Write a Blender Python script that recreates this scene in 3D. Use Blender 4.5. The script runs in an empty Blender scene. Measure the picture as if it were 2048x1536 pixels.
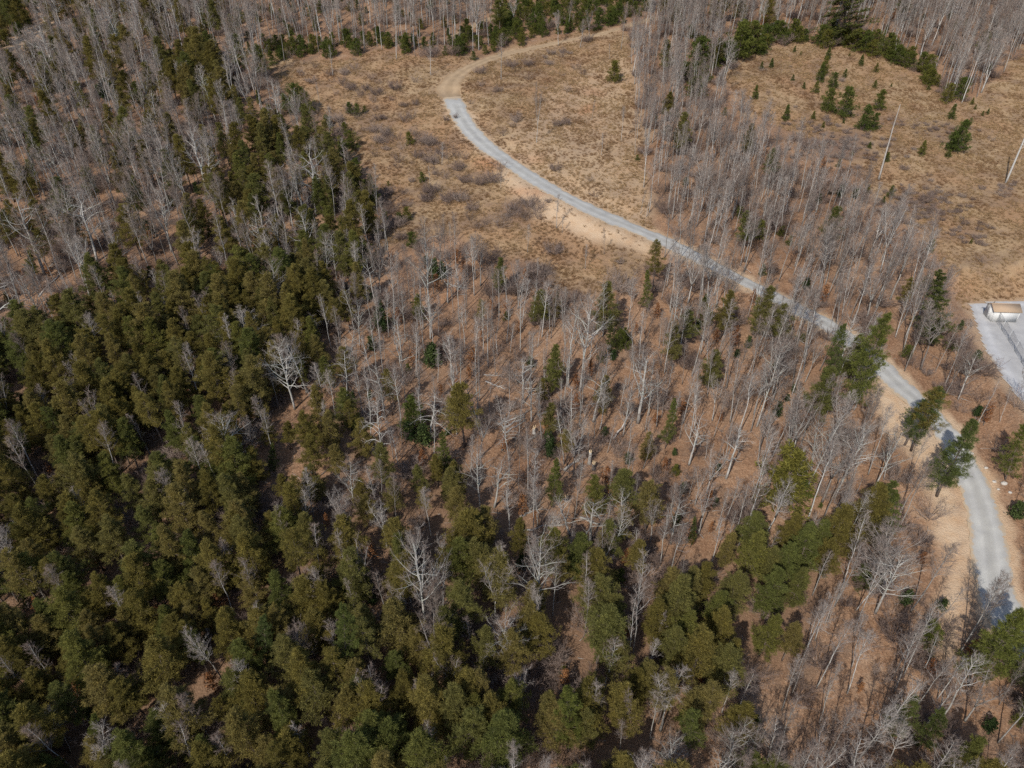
import bpy, math, random
import numpy as np
from mathutils import Vector, Matrix, Quaternion

# ------------------------------------------------------------------ camera, sky, sun, exposure
SC = bpy.context.scene
CAM_H, PITCH, FPX = 83.3, math.radians(36.0), 1400.0        # metres, below the horizon, focal length in photo pixels
cam_d = bpy.data.cameras.new('camera'); cam_d.sensor_width = 36.0; cam_d.lens = 36.0 * FPX / 2048.0
cam_d.clip_start = 1.0; cam_d.clip_end = 6000.0
cam = bpy.data.objects.new('camera', cam_d); SC.collection.objects.link(cam)
cam.location = (0, 0, CAM_H); cam.rotation_euler = (math.pi / 2 - PITCH, 0, 0); SC.camera = cam

SUN_AZ = math.radians(30.0)      # the way shadows fall, from +y towards +x
SUN_EL = math.radians(41.0)
W = bpy.data.worlds.new('World'); SC.world = W; W.use_nodes = True
nt = W.node_tree; nt.nodes.clear()
sky = nt.nodes.new('ShaderNodeTexSky'); sky.sky_type = 'NISHITA'; sky.sun_disc = False
sky.sun_elevation = SUN_EL; sky.sun_rotation = SUN_AZ + math.pi
sky.altitude = 500; sky.air_density = 1.0; sky.dust_density = 1.5
bgn = nt.nodes.new('ShaderNodeBackground'); bgn.inputs['Strength'].default_value = 0.135
wo = nt.nodes.new('ShaderNodeOutputWorld')
nt.links.new(sky.outputs[0], bgn.inputs[0]); nt.links.new(bgn.outputs[0], wo.inputs[0])
sun_d = bpy.data.lights.new('sun', 'SUN'); sun_d.energy = 3.9; sun_d.angle = math.radians(0.5); sun_d.color = (1.0, 0.945, 0.86)
sun = bpy.data.objects.new('sun', sun_d); SC.collection.objects.link(sun)
SUN_DIR = Vector((math.sin(SUN_AZ) * math.cos(SUN_EL), math.cos(SUN_AZ) * math.cos(SUN_EL), -math.sin(SUN_EL)))
sun.rotation_euler = SUN_DIR.to_track_quat('-Z', 'Y').to_euler()
sun.location = (-60, -60, 150)
SC.view_settings.view_transform = 'Standard'; SC.view_settings.look = 'None'
SC.view_settings.exposure = 0.35; SC.view_settings.gamma = 1.0; SC.view_settings.use_curve_mapping = False
SC.render.engine = 'CYCLES'
SC.cycles.use_denoising = False; SC.cycles.sample_clamp_direct = 6.0; SC.cycles.sample_clamp_indirect = 2.0
SC.cycles.max_bounces = 5; SC.cycles.diffuse_bounces = 3; SC.cycles.transmission_bounces = 2; SC.cycles.transparent_max_bounces = 4

RNG = np.random.default_rng(7); random.seed(7)
COL = SC.collection

# ------------------------------------------------------------------ the lie of the land
SLOPE = 0.195
def _sat(y, y0, k): return np.where(y > y0, y0 + k * (1 - np.exp(-np.maximum(y - y0, 0) / k)), y)
def land(x, y):
    x = np.asarray(x, float); y = np.asarray(y, float)
    yy = _sat(y, 285.0, 70.0); yy = -_sat(-yy, 40.0, 60.0)
    fade = np.exp(-np.maximum(np.hypot(x, y - 140) - 260, 0) / 200)
    z = SLOPE * yy
    z = z + fade * (0.9 * np.sin(x / 21 + 0.7) * np.cos(y / 27 + 0.4) + 0.6 * np.sin((x + 0.6 * y) / 13.0) + 0.35 * np.sin((0.8 * x - y) / 7.7 + 1.0))
    z = z + fade * 0.035 * (np.sin(x / 1.9 + np.sin(y / 2.7)) * np.sin(y / 1.7 + np.cos(x / 2.3)))
    return z
_F = np.array([0, math.cos(PITCH), -math.sin(PITCH)]); _U = np.array([0, math.sin(PITCH), math.cos(PITCH)])
def ray(u, v): return _F + np.array([1., 0, 0]) * ((u - 1024) / FPX) - _U * ((v - 768) / FPX)
def at(u, v):
    """the point of the land that the photograph shows at a pixel of its 2048 x 1536 frame"""
    d = ray(u, v); t = CAM_H / max(SLOPE * d[1] - d[2], 0.05)
    for _ in range(25):
        p = d * t; gap = CAM_H + p[2] - float(land(p[0], p[1])); t += gap / max(SLOPE * d[1] - d[2], 0.05) * 0.8
    p = d * t
    return np.array([p[0], p[1], float(land(p[0], p[1]))])
def pix(P):
    P = np.atleast_2d(np.asarray(P, float)); q = P - np.array([0, 0, CAM_H]); dz = np.maximum(q @ _F, 1.0)
    return np.stack([1024 + FPX * q[:, 0] / dz, 768 - FPX * (q @ _U) / dz], 1), dz
def top_above(base, u, v):
    """the point on the sight line of a pixel that lies nearest to the plumb line over a base: a tree's tip"""
    d = ray(u, v); o = np.array([0, 0, CAM_H]); n = np.array([0, 0, 1.])
    w0 = o - base; a = d @ d; b = d @ n; c = 1.0; dd = d @ w0; e = n @ w0; den = a * c - b * b
    return o + d * ((b * e - c * dd) / den)
def inside(poly, u, v):
    u = np.asarray(u, float); v = np.asarray(v, float); r = np.zeros(u.shape, bool); n = len(poly)
    for i in range(n):
        (x1, y1), (x2, y2) = poly[i], poly[(i + 1) % n]
        c = ((y1 > v) != (y2 > v)) & (u < (x2 - x1) * (v - y1) / ((y2 - y1) or 1e-9) + x1); r ^= c
    return r

# ------------------------------------------------------------------ road, tracks and clearings, traced on the land
ROAD_PX = [(903, 192), (918, 225), (940, 260), (973, 293), (1012, 321), (1060, 353), (1112, 384), (1172, 415), (1240, 446), (1310, 474), (1380, 507), (1450, 543), (1520, 580), (1590, 617),
           (1650, 648), (1702, 682), (1752, 726), (1802, 772), (1850, 817), (1888, 858), (1916, 905), (1943, 958), (1962, 1010), (1974, 1060), (1981, 1110), (1988, 1160), (2004, 1212), (2036, 1268), (2085, 1330), (2150, 1400)]
ROAD_W = [4.6, 4.8, 4.8, 4.6, 4.4, 4.3, 4.2, 4.2, 4.1, 3.9, 3.7, 3.6, 3.6, 3.7, 3.9, 4.1, 4.1, 4.1, 4.1, 4.0, 4.0, 4.0, 4.1, 4.2, 4.3, 4.3, 4.3, 4.3, 4.3, 4.3]
TRACK_PX = [(903, 194), (897, 178), (908, 158), (935, 138), (985, 117), (1060, 98), (1140, 81), (1212, 66), (1262, 50), (1310, 36)]
TRACK_W = [5.2, 6.6, 5.6, 3.8, 2.9, 2.5, 2.3, 2.2, 2.1, 2.1]
PATH_PX = [(896, 84), (925, 64), (960, 46), (1003, 29), (1030, 14)]; PATH_W = [2.4, 2.8, 2.8, 2.6, 2.4]
def spline(pts, vals, step=0.6):
    P = np.array(pts); k = len(P); out = []; ov = []
    for i in range(k - 1):
        p0, p1, p2, p3 = P[max(i - 1, 0)], P[i], P[i + 1], P[min(i + 2, k - 1)]
        n = max(int(np.linalg.norm(p2 - p1) / step), 2)
        for j in range(n):
            t = j / n
            out.append(0.5 * ((2 * p1) + (-p0 + p2) * t + (2 * p0 - 5 * p1 + 4 * p2 - p3) * t * t + (-p0 + 3 * p1 - 3 * p2 + p3) * t ** 3)); ov.append(vals[i] * (1 - t) + vals[i + 1] * t)
    out.append(P[-1]); ov.append(vals[-1])
    return np.array(out), np.array(ov)
ROAD, ROADW = spline([at(u, v)[:2] for u, v in ROAD_PX], [w * 1.06 for w in ROAD_W])
TRACK, TRACKW = spline([at(u, v)[:2] for u, v in TRACK_PX], TRACK_W)
PATH, PATHW = spline([at(u, v)[:2] for u, v in PATH_PX], PATH_W)
def smooth(a, n):
    k = np.ones(n) / n; return np.convolve(np.pad(a, (n // 2, n - 1 - n // 2), 'edge'), k, 'valid')
ROADZ = smooth(land(ROAD[:, 0], ROAD[:, 1]), 25)
LOT_PX = [(1934, 606), (1990, 600), (2120, 598), (2190, 640), (2170, 930), (2056, 822), (2006, 762), (1964, 694)]
LOTZ = float(land(*at(2010, 670)[:2])) - 0.1
def on_lot(u, v):
    d = ray(u, v); t = (LOTZ - CAM_H) / d[2]; return np.array([d[0] * t, d[1] * t, LOTZ])
LOT = np.array([on_lot(u, v)[:2] for u, v in LOT_PX]); SHED_P = on_lot(2006, 643)
def near_line(x, y, L, chunk=20000):
    x = np.ravel(x); y = np.ravel(y); d = np.empty(len(x)); j = np.empty(len(x), int)
    S_ = L[::2]
    for i in range(0, len(x), chunk):
        q = (x[i:i + chunk, None] - S_[None, :, 0]) ** 2 + (y[i:i + chunk, None] - S_[None, :, 1]) ** 2
        k = q.argmin(1); d[i:i + chunk] = np.sqrt(q[np.arange(len(k)), k]); j[i:i + chunk] = np.minimum(k * 2, len(L) - 1)
    return d, j
def poly_dist(poly, x, y):
    """signed distance to a polygon in world metres, negative inside"""
    P = np.asarray(poly); x = np.ravel(x); y = np.ravel(y); d = np.full(len(x), 1e9)
    for i in range(len(P)):
        a = P[i]; b = P[(i + 1) % len(P)]; ab = b - a
        t = np.clip(((x - a[0]) * ab[0] + (y - a[1]) * ab[1]) / (ab @ ab), 0, 1)
        d = np.minimum(d, np.hypot(x - a[0] - t * ab[0], y - a[1] - t * ab[1]))
    return np.where(inside([tuple(p) for p in P], x, y), -d, d)
def height(x, y):
    """the land with the road bench and the level lot graded into it"""
    sh = np.shape(x); xr = np.ravel(np.asarray(x, float)); yr = np.ravel(np.asarray(y, float)); z = land(xr, yr)
    m = (np.abs(xr) < 150) & (yr > 5) & (yr < 260)
    if m.any():
        d, j = near_line(xr[m], yr[m], ROAD); wv = ROADW[j] / 2 + 0.5
        t = np.clip((d - wv) / 4.0, 0, 1); t = t * t * (3 - 2 * t)
        zz = (ROADZ[j] - 0.06) * (1 - t) + z[m] * t
        dl = poly_dist(LOT, xr[m], yr[m]); t2 = np.clip((dl - 0.4) / 6.5, 0, 1); t2 = t2 * t2 * (3 - 2 * t2)
        z[m] = (LOTZ - 0.06) * (1 - t2) + zz * t2
    return z.reshape(sh) if sh else float(z[0])

FIELD_NW = [(505, 118), (545, 150), (548, 190), (600, 205), (665, 255), (705, 300), (745, 350), (772, 400), (800, 440), (745, 500), (860, 472), (930, 470), (985, 520), (1060, 525), (1105, 578), (1180, 592), (1240, 572), (1300, 525),
            (1330, 500), (1300, 430), (1292, 330), (1284, 260), (1275, 210), (1262, 150), (1262, 105), (1262, 70), (1200, 55), (1080, 85), (950, 120), (900, 105), (860, 120), (760, 100), (690, 120), (620, 122), (560, 92)]
FIELD_E = [(1448, 160), (1490, 105), (1600, 85), (1750, 108), (1850, 160), (1900, 215), (1960, 195), (2060, 90), (2150, 120), (2200, 640), (1940, 605), (1885, 545), (1865, 475), (1765, 405), (1700, 325), (1600, 275), (1500, 225)]
SAND = [(1751, 745), (1850, 825), (1885, 880), (1905, 960), (1928, 1050), (1938, 1150), (1938, 1230), (1918, 1310), (1905, 1330), (1882, 1292), (1888, 1200), (1868, 1120), (1856, 1050), (1872, 1000), (1822, 890), (1775, 860), (1733, 788)]
BERM = [(1012, 338), (1100, 392), (1200, 440), (1318, 490), (1316, 512), (1230, 492), (1150, 470), (1090, 435), (1040, 395), (1000, 352)]
PINE_GROUND = [(-120, 690), (150, 630), (330, 560), (480, 540), (640, 540), (720, 600), (620, 720), (560, 800), (500, 880), (520, 960), (700, 980), (900, 960), (1010, 1030), (1440, 1120), (1700, 1080), (1690, 1180), (1580, 1330), (1440, 1400), (1250, 1500), (1200, 1800), (-120, 1800)]
BARE = [(995, 292), (1155, 135), (1255, 112), (1262, 160), (1278, 212), (1292, 330), (1312, 462), (1240, 436), (1110, 372), (1020, 312)]
TRAIL_UL = [(0, 128), (0, 100), (60, 55), (120, 5), (150, 5), (90, 62), (30, 112)]

# ------------------------------------------------------------------ mesh helpers
class MB:
    def __init__(s): s.V = []; s.T = []; s.M = []; s.n = 0
    def add(s, v, t, m=0):
        v = np.asarray(v, float).reshape(-1, 3); t = np.asarray(t, int).reshape(-1, 3)
        s.V.append(v); s.T.append(t + s.n); s.M.append(np.full(len(t), m)); s.n += len(v)
    def tube(s, P, R, sides=5, m=0, cap=True):
        P = np.asarray(P, float); R = np.asarray(R, float); k = len(P)
        T = np.gradient(P, axis=0); T /= np.linalg.norm(T, axis=1)[:, None] + 1e-9
        up = np.array([0, 0, 1.]) if abs(T[0, 2]) < 0.8 else np.array([1., 0, 0])
        A = np.cross(T, up); A /= np.linalg.norm(A, axis=1)[:, None] + 1e-9; B = np.cross(T, A)
        an = np.arange(sides) / sides * 2 * math.pi
        V = P[:, None, :] + R[:, None, None] * (np.cos(an)[None, :, None] * A[:, None, :] + np.sin(an)[None, :, None] * B[:, None, :])
        i = np.arange(k - 1)[:, None] * sides + np.arange(sides)[None]; j = np.arange(k - 1)[:, None] * sides + (np.arange(sides)[None] + 1) % sides
        a, b, c, d = i.ravel(), j.ravel(), (j + sides).ravel(), (i + sides).ravel()
        F = np.concatenate([np.stack([a, b, c], 1), np.stack([a, c, d], 1)])
        V = V.reshape(-1, 3)
        if cap:
            V = np.concatenate([V, P[:1], P[-1:]]); n = k * sides
            q = np.arange(sides); q2 = (q + 1) % sides
            F = np.concatenate([F, np.stack([q2, q, np.full(sides, n)], 1), np.stack([q + (k - 1) * sides, q2 + (k - 1) * sides, np.full(sides, n + 1)], 1)])
        s.add(V, F, m)
    def spikes(s, A, B, R, m=0):
        """many thin three-sided twigs from A to B"""
        A = np.asarray(A); B = np.asarray(B); n = len(A); R = np.broadcast_to(R, (n,))
        D = B - A; D /= np.linalg.norm(D, axis=1)[:, None] + 1e-9
        ref = np.where(np.abs(D[:, 2:3]) < 0.8, [[0, 0, 1.]], [[1., 0, 0]]); U = np.cross(D, ref); U /= np.linalg.norm(U, axis=1)[:, None] + 1e-9; Wv = np.cross(D, U)
        V = np.empty((n, 4, 3))
        for k in range(3):
            a = k * 2 * math.pi / 3; V[:, k] = A + R[:, None] * (math.cos(a) * U + math.sin(a) * Wv)
        V[:, 3] = B; o = (np.arange(n) * 4)[:, None]
        F = np.concatenate([o + [0, 1, 3], o + [1, 2, 3], o + [2, 0, 3]])
        s.add(V, F, m)
    def blades(s, A, D, L, Wd, m=0, rng=None, flat=None):
        """narrow kite-shaped needles or leaves: A root, D direction, L length, Wd width"""
        A = np.asarray(A); n = len(A); L = np.broadcast_to(L, (n,))[:, None]; Wd = np.broadcast_to(Wd, (n,))[:, None]
        D = D / (np.linalg.norm(D, axis=1)[:, None] + 1e-9)
        r = rng.normal(size=(n, 3)) if flat is None else np.asarray(flat)
        S_ = np.cross(D, r); S_ /= np.linalg.norm(S_, axis=1)[:, None] + 1e-9
        V = np.empty((n, 4, 3)); V[:, 0] = A; V[:, 1] = A + D * L * .55 + S_ * Wd * .5; V[:, 2] = A + D * L; V[:, 3] = A + D * L * .55 - S_ * Wd * .5
        o = (np.arange(n) * 4)[:, None]; s.add(V, np.concatenate([o + [0, 1, 2], o + [0, 2, 3]]), m)
    def box(s, c, sz, m=0, R=None):
        c = np.asarray(c, float); h = np.asarray(sz, float) / 2
        V = np.array([[x, y, z] for x in (-1, 1) for y in (-1, 1) for z in (-1, 1)], float) * h
        if R is not None: V = V @ np.asarray(R).T
        F = [(0, 1, 3), (0, 3, 2), (4, 6, 7), (4, 7, 5), (0, 4, 5), (0, 5, 1), (2, 3, 7), (2, 7, 6), (0, 2, 6), (0, 6, 4), (1, 5, 7), (1, 7, 3)]
        s.add(V + c, F, m)
    def merge(s, o, off=0):
        for v, t, m in zip(o.V, o.T, o.M): s.V.append(v); s.T.append(t + s.n); s.M.append(m + off)
        s.n += o.n
    def mesh(s, name, mats, smooth_shade=False, attrs=None):
        V = np.concatenate(s.V).astype(np.float32); T = np.concatenate(s.T).astype(np.int32); M = np.concatenate(s.M).astype(np.int32)
        me = bpy.data.meshes.new(name); me.vertices.add(len(V)); me.vertices.foreach_set('co', V.ravel())
        me.loops.add(T.size); me.loops.foreach_set('vertex_index', T.ravel())
        me.polygons.add(len(T)); me.polygons.foreach_set('loop_start', np.arange(0, T.size, 3, dtype=np.int32)); me.polygons.foreach_set('loop_total', np.full(len(T), 3, np.int32))
        me.polygons.foreach_set('material_index', M)
        if smooth_shade: me.polygons.foreach_set('use_smooth', np.ones(len(T), bool))
        for m in mats: me.materials.append(m)
        for k, a in (attrs or {}).items():
            at_ = me.attributes.new(k, 'FLOAT', 'POINT'); at_.data.foreach_set('value', np.asarray(a, np.float32))
        me.update(); me.validate(); return me
def link(name, data, parent=None, loc=(0, 0, 0), rot=None, **props):
    o = bpy.data.objects.new(name, data); COL.objects.link(o); o.location = loc
    if rot is not None: o.rotation_euler = rot
    if parent is not None: o.parent = parent
    for k, v in props.items(): o[k] = v
    return o

# ------------------------------------------------------------------ materials
def mat(name):
    m = bpy.data.materials.new(name); m.use_nodes = True; t = m.node_tree; t.nodes.clear()
    out = t.nodes.new('ShaderNodeOutputMaterial'); return m, t, out
def N(t, typ, **kw):
    n = t.nodes.new(typ)
    for k, v in kw.items():
        if k.startswith('i_'):
            key = k[2:]; key = int(key) if key.isdigit() else key.replace('_', ' ')
            n.inputs[key].default_value = v
        else: setattr(n, k, v)
    return n
def ramp(t, fac, stops):
    r = t.nodes.new('ShaderNodeValToRGB'); e = r.color_ramp.elements
    while len(e) < len(stops): e.new(0.5)
    for el, (p, c) in zip(e, stops): el.position = p; el.color = (*c, 1)
    t.links.new(fac, r.inputs[0]); return r.outputs[0]
def mix(t, fac, a, b, mode='MIX'):
    m = t.nodes.new('ShaderNodeMix'); m.data_type = 'RGBA'; m.blend_type = mode
    if isinstance(fac, (int, float)): m.inputs[0].default_value = fac
    else: t.links.new(fac, m.inputs[0])
    for s_, i in ((a, 6), (b, 7)):
        if isinstance(s_, tuple): m.inputs[i].default_value = (*s_, 1)
        else: t.links.new(s_, m.inputs[i])
    return m.outputs[2]
def noise(t, scale, detail=6, rough=.6, vec=None, out=0):
    n = N(t, 'ShaderNodeTexNoise'); n.inputs['Scale'].default_value = scale; n.inputs['Detail'].default_value = detail; n.inputs['Roughness'].default_value = rough
    if vec is not None: t.links.new(vec, n.inputs['Vector'])
    return n.outputs[out]
def principled(t, out, col, rough=.9, bump=None, bstr=.4, bdist=.1, spec=.15):
    p = N(t, 'ShaderNodeBsdfPrincipled'); p.inputs['Roughness'].default_value = rough; p.inputs['Specular IOR Level'].default_value = spec
    if isinstance(col, tuple): p.inputs['Base Color'].default_value = (*col, 1)
    else: t.links.new(col, p.inputs['Base Color'])
    if bump is not None:
        b = N(t, 'ShaderNodeBump'); b.inputs['Strength'].default_value = bstr; b.inputs['Distance'].default_value = bdist
        t.links.new(bump, b.inputs['Height']); t.links.new(b.outputs[0], p.inputs['Normal'])
    t.links.new(p.outputs[0], out.inputs[0]); return p
def bark_mat(name, stops, lichen=None):
    m, t, out = mat(name); oi = N(t, 'ShaderNodeObjectInfo'); tc = N(t, 'ShaderNodeTexCoord')
    c = ramp(t, oi.outputs['Random'], stops)
    n = noise(t, 1.3, 4, .6, tc.outputs['Object']); d = ramp(t, n, [(.3, (.62, .62, .62)), (.7, (1.15, 1.15, 1.15))])
    c = mix(t, 1.0, c, d, 'MULTIPLY')
    if lichen: c = mix(t, ramp(t, noise(t, .6, 3, .5, tc.outputs['Object']), [(.5, (0, 0, 0)), (.65, (1, 1, 1))]), c, lichen)
    principled(t, out, c, .95, noise(t, 9, 3, .6, tc.outputs['Object']), .5, .03); return m
M_BARK = bark_mat('grey_bark', [(0, (.17, .15, .135)), (.3, (.25, .235, .215)), (.7, (.35, .335, .31)), (1, (.45, .43, .40))])
M_BRANCH = bark_mat('branch_bark', [(0, (.17, .145, .125)), (.5, (.255, .23, .21)), (1, (.37, .345, .32))])
M_PALE = bark_mat('pale_bark', [(0, (.26, .245, .225)), (1, (.43, .41, .38))], (.33, .34, .30))
M_TWIG = bark_mat('twig_bark', [(0, (.17, .125, .102)), (.5, (.225, .178, .152)), (1, (.285, .245, .215))])
M_PBARK = bark_mat('pine_bark', [(0, (.085, .065, .055)), (1, (.16, .125, .105))])
M_DEAD = bark_mat('weathered_wood', [(0, (.26, .24, .215)), (1, (.42, .39, .355))])
def leaf_mat(name, stops, trans=.25, patch=None):
    m, t, out = mat(name); oi = N(t, 'ShaderNodeObjectInfo'); tc = N(t, 'ShaderNodeTexCoord'); g = N(t, 'ShaderNodeNewGeometry')
    c = ramp(t, oi.outputs['Random'], stops)
    d = ramp(t, noise(t, .9, 3, .6, tc.outputs['Object']), [(.3, (.68, .68, .70)), (.72, (1.28, 1.24, 1.05))]); c = mix(t, 1.0, c, d, 'MULTIPLY')
    d2 = ramp(t, g.outputs['Random Per Island'], [(0, (.55, .55, .55)), (1, (1.48, 1.46, 1.36))]); c = mix(t, 1.0, c, d2, 'MULTIPLY')
    a = N(t, 'ShaderNodeBsdfDiffuse'); b = N(t, 'ShaderNodeBsdfTranslucent'); t.links.new(c, a.inputs[0]); t.links.new(c, b.inputs[0])
    x = N(t, 'ShaderNodeMixShader'); x.inputs[0].default_value = trans
    t.links.new(a.outputs[0], x.inputs[1]); t.links.new(b.outputs[0], x.inputs[2]); t.links.new(x.outputs[0], out.inputs[0]); return m
M_NEEDLE = leaf_mat('pine_needles', [(0, (.150, .130, .044)), (.25, (.195, .166, .054)), (.5, (.215, .178, .072)), (.7, (.165, .160, .060)), (.85, (.130, .146, .050)), (1, (.185, .178, .056))], .45)
M_WNEEDLE = leaf_mat('white_pine_needles', [(0, (.10, .128, .052)), (.5, (.135, .155, .050)), (1, (.15, .165, .048))], .45)
M_HEML = leaf_mat('hemlock_needles', [(0, (.085, .100, .036)), (1, (.120, .130, .042))], .3)
M_YOUNG = leaf_mat('young_conifer_needles', [(0, (.085, .112, .034)), (.6, (.120, .135, .038)), (1, (.160, .150, .042))], .45)
M_EVER = leaf_mat('evergreen_leaves', [(0, (.030, .048, .020)), (1, (.055, .075, .030))], .12)
M_BROWN = leaf_mat('dry_brown_leaves', [(0, (.19, .085, .045)), (1, (.29, .145, .075))])
M_GRASS = leaf_mat('dry_grass', [(0, (.33, .225, .13)), (.5, (.42, .30, .185)), (1, (.52, .395, .26))], .5)
def rusty_patches(m):
    t = m.node_tree; oi = next(n for n in t.nodes if n.type == 'OBJECT_INFO'); f = ramp(t, noise(t, .11, 4, .6, oi.outputs['Location']), [(.44, (0, 0, 0)), (.62, (.85, .85, .85))])
    for bs in [n for n in t.nodes if n.type in ('BSDF_DIFFUSE', 'BSDF_TRANSLUCENT')]:
        src = bs.inputs[0].links[0].from_socket; t.links.new(mix(t, f, src, (.25, .145, .08)), bs.inputs[0])
rusty_patches(M_GRASS)
M_BRUSH = bark_mat('brush_stems', [(0, (.15, .108, .09)), (.5, (.21, .155, .13)), (1, (.28, .22, .185))])
def ground_mat():
    m, t, out = mat('forest_floor'); tc = N(t, 'ShaderNodeTexCoord'); P = tc.outputs['Object']
    big = noise(t, .07, 4, .55, P); mid = noise(t, .45, 6, .62, P); fine = noise(t, 3.2, 5, .7, P)
    v = N(t, 'ShaderNodeTexVoronoi'); v.inputs['Scale'].default_value = 5.0; t.links.new(P, v.inputs['Vector'])
    lit = ramp(t, mid, [(.25, (.125, .066, .038)), (.42, (.205, .112, .063)), (.58, (.27, .155, .09)), (.8, (.34, .23, .15))])
    lit = mix(t, .55, lit, ramp(t, fine, [(.3, (.095, .052, .032)), (.5, (.205, .122, .073)), (.72, (.37, .26, .175))]))
    lit = mix(t, .5, lit, mix(t, 1.0, lit, ramp(t, v.outputs['Color'], [(0, (.5, .5, .5)), (1, (1.5, 1.45, 1.4))]), 'MULTIPLY'))
    lit = mix(t, 1.0, lit, ramp(t, big, [(.3, (.78, .77, .78)), (.5, (.96, .98, 1.0)), (.7, (1.10, 1.2, 1.30))]), 'MULTIPLY')
    patch = noise(t, .16, 5, .65, P); lit = mix(t, ramp(t, patch, [(.52, (0, 0, 0)), (.66, (.75, .75, .75))]), lit, mix(t, fine, (.085, .055, .038), (.20, .14, .10)))
    lit = mix(t, ramp(t, patch, [(.30, (.6, .6, .6)), (.42, (0, 0, 0))]), lit, mix(t, fine, (.22, .135, .085), (.42, .31, .215)))
    fld = ramp(t, mid, [(.25, (.17, .112, .066)), (.45, (.255, .175, .102)), (.65, (.325, .235, .142)), (.85, (.38, .29, .185))])
    fld = mix(t, .5, fld, ramp(t, fine, [(.3, (.16, .105, .06)), (.55, (.29, .205, .122)), (.75, (.41, .315, .205))]))
    fld = mix(t, ramp(t, big, [(.42, (0, 0, 0)), (.62, (.6, .6, .6))]), fld, (.245, .135, .072)); fld = mix(t, ramp(t, patch, [(.46, (0, 0, 0)), (.64, (.85, .85, .85))]), fld, mix(t, fine, (.11, .072, .05), (.22, .15, .10)))
    drt = mix(t, fine, (.36, .255, .165), (.47, .36, .25)); drt = mix(t, ramp(t, mid, [(.45, (0, 0, 0)), (.7, (.7, .7, .7))]), drt, (.36, .225, .125))
    red = mix(t, fine, (.27, .125, .06), (.38, .2, .11)); bru = mix(t, fine, (.10, .062, .045), (.20, .13, .092))
    def A(n): a = N(t, 'ShaderNodeAttribute'); a.attribute_name = n; return a.outputs['Fac']
    lit = mix(t, A('straw'), lit, mix(t, fine, (.085, .052, .034), (.23, .145, .092))); c = mix(t, A('field'), lit, fld); c = mix(t, A('brush'), c, bru); c = mix(t, A('dirt'), c, drt); c = mix(t, A('red'), c, red)
    h = N(t, 'ShaderNodeMath', operation='ADD'); t.links.new(fine, h.inputs[0]); t.links.new(v.outputs['Distance'], h.inputs[1])
    principled(t, out, c, .97, h.outputs[0],   .7, .10, .05); return m
def gravel_mat(name, c1, c2, edge):
    m, t, out = mat(name); tc = N(t, 'ShaderNodeTexCoord'); P = tc.outputs['Object']
    a = N(t, 'ShaderNodeAttribute'); a.attribute_name = 'across'; f = noise(t, 9, 6, .75, P); c = mix(t, f, c1, c2)
    c = mix(t, 1.0, c, ramp(t, noise(t, .5, 4, .6, P), [(.3, (.84, .84, .85)), (.7, (1.1, 1.1, 1.08))]), 'MULTIPLY')
    ab = N(t, 'ShaderNodeMath', operation='ABSOLUTE'); t.links.new(a.outputs['Fac'], ab.inputs[0])
    trk = ramp(t, ab.outputs[0], [(.0, (.90, .89, .87)), (.2, (.95, .945, .93)), (.36, (1.08, 1.075, 1.07)), (.52, (1.06, 1.06, 1.05)), (.7, (.96, .95, .94)), (1, (.90, .88, .85))]); c = mix(t, 1.0, c, trk, 'MULTIPLY')
    ad = N(t, 'ShaderNodeMath', operation='MULTIPLY_ADD'); t.links.new(noise(t, .8, 5, .7, P), ad.inputs[0]); ad.inputs[1].default_value = 1.1; t.links.new(ab.outputs[0], ad.inputs[2]); hf = N(t, 'ShaderNodeMath', operation='MULTIPLY'); hf.inputs[1].default_value = .45; t.links.new(ad.outputs[0], hf.inputs[0]); ad = hf
    c = mix(t, ramp(t, ad.outputs[0], [(.98, (0, 0, 0)), (1.0, (0, 0, 0)), (1.0, (0, 0, 0))]) if edge is None else ramp(t, ad.outputs[0], [(.0, (0, 0, 0)), (.6, (0, 0, 0)), (.67, (.95, .95, .95))]), c, edge or c1)
    principled(t, out, c, .95, f, .5, .03, .1); return m
M_GROUND = ground_mat()
M_ROAD = gravel_mat('road_gravel', (.262, .258, .245), (.375, .368, .35), (.34, .26, .175))
M_LOT = gravel_mat('lot_gravel', (.33, .325, .33), (.45, .445, .44), (.40, .33, .25))
M_TRACK = gravel_mat('track_dirt', (.24, .168, .105), (.325, .24, .155), (.235, .158, .092))
def plain(name, c, rough=.7, nz=None):
    m, t, out = mat(name); tc = N(t, 'ShaderNodeTexCoord'); f = noise(t, nz or 4, 4, .6, tc.outputs['Object'])
    principled(t, out, mix(t, f, tuple(x * .8 for x in c), tuple(min(x * 1.12, .95) for x in c)), rough, f, .2, .01, .3); return m
M_WHITE = plain('white_siding', (.52, .52, .51), .8); M_ROOF = plain('brown_roof', (.34, .245, .165), .85, 3); M_STEEL = plain('galvanised_steel', (.42, .43, .44), .45); M_DARK = plain('dark_metal', (.06, .06, .065), .5)
M_POLE = plain('pale_pole_wood', (.36, .35, .33), .85); M_CUT = plain('fresh_split_wood', (.62, .47, .29), .85); M_ROCK = plain('grey_rock', (.40, .37, .33), .9)

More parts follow.
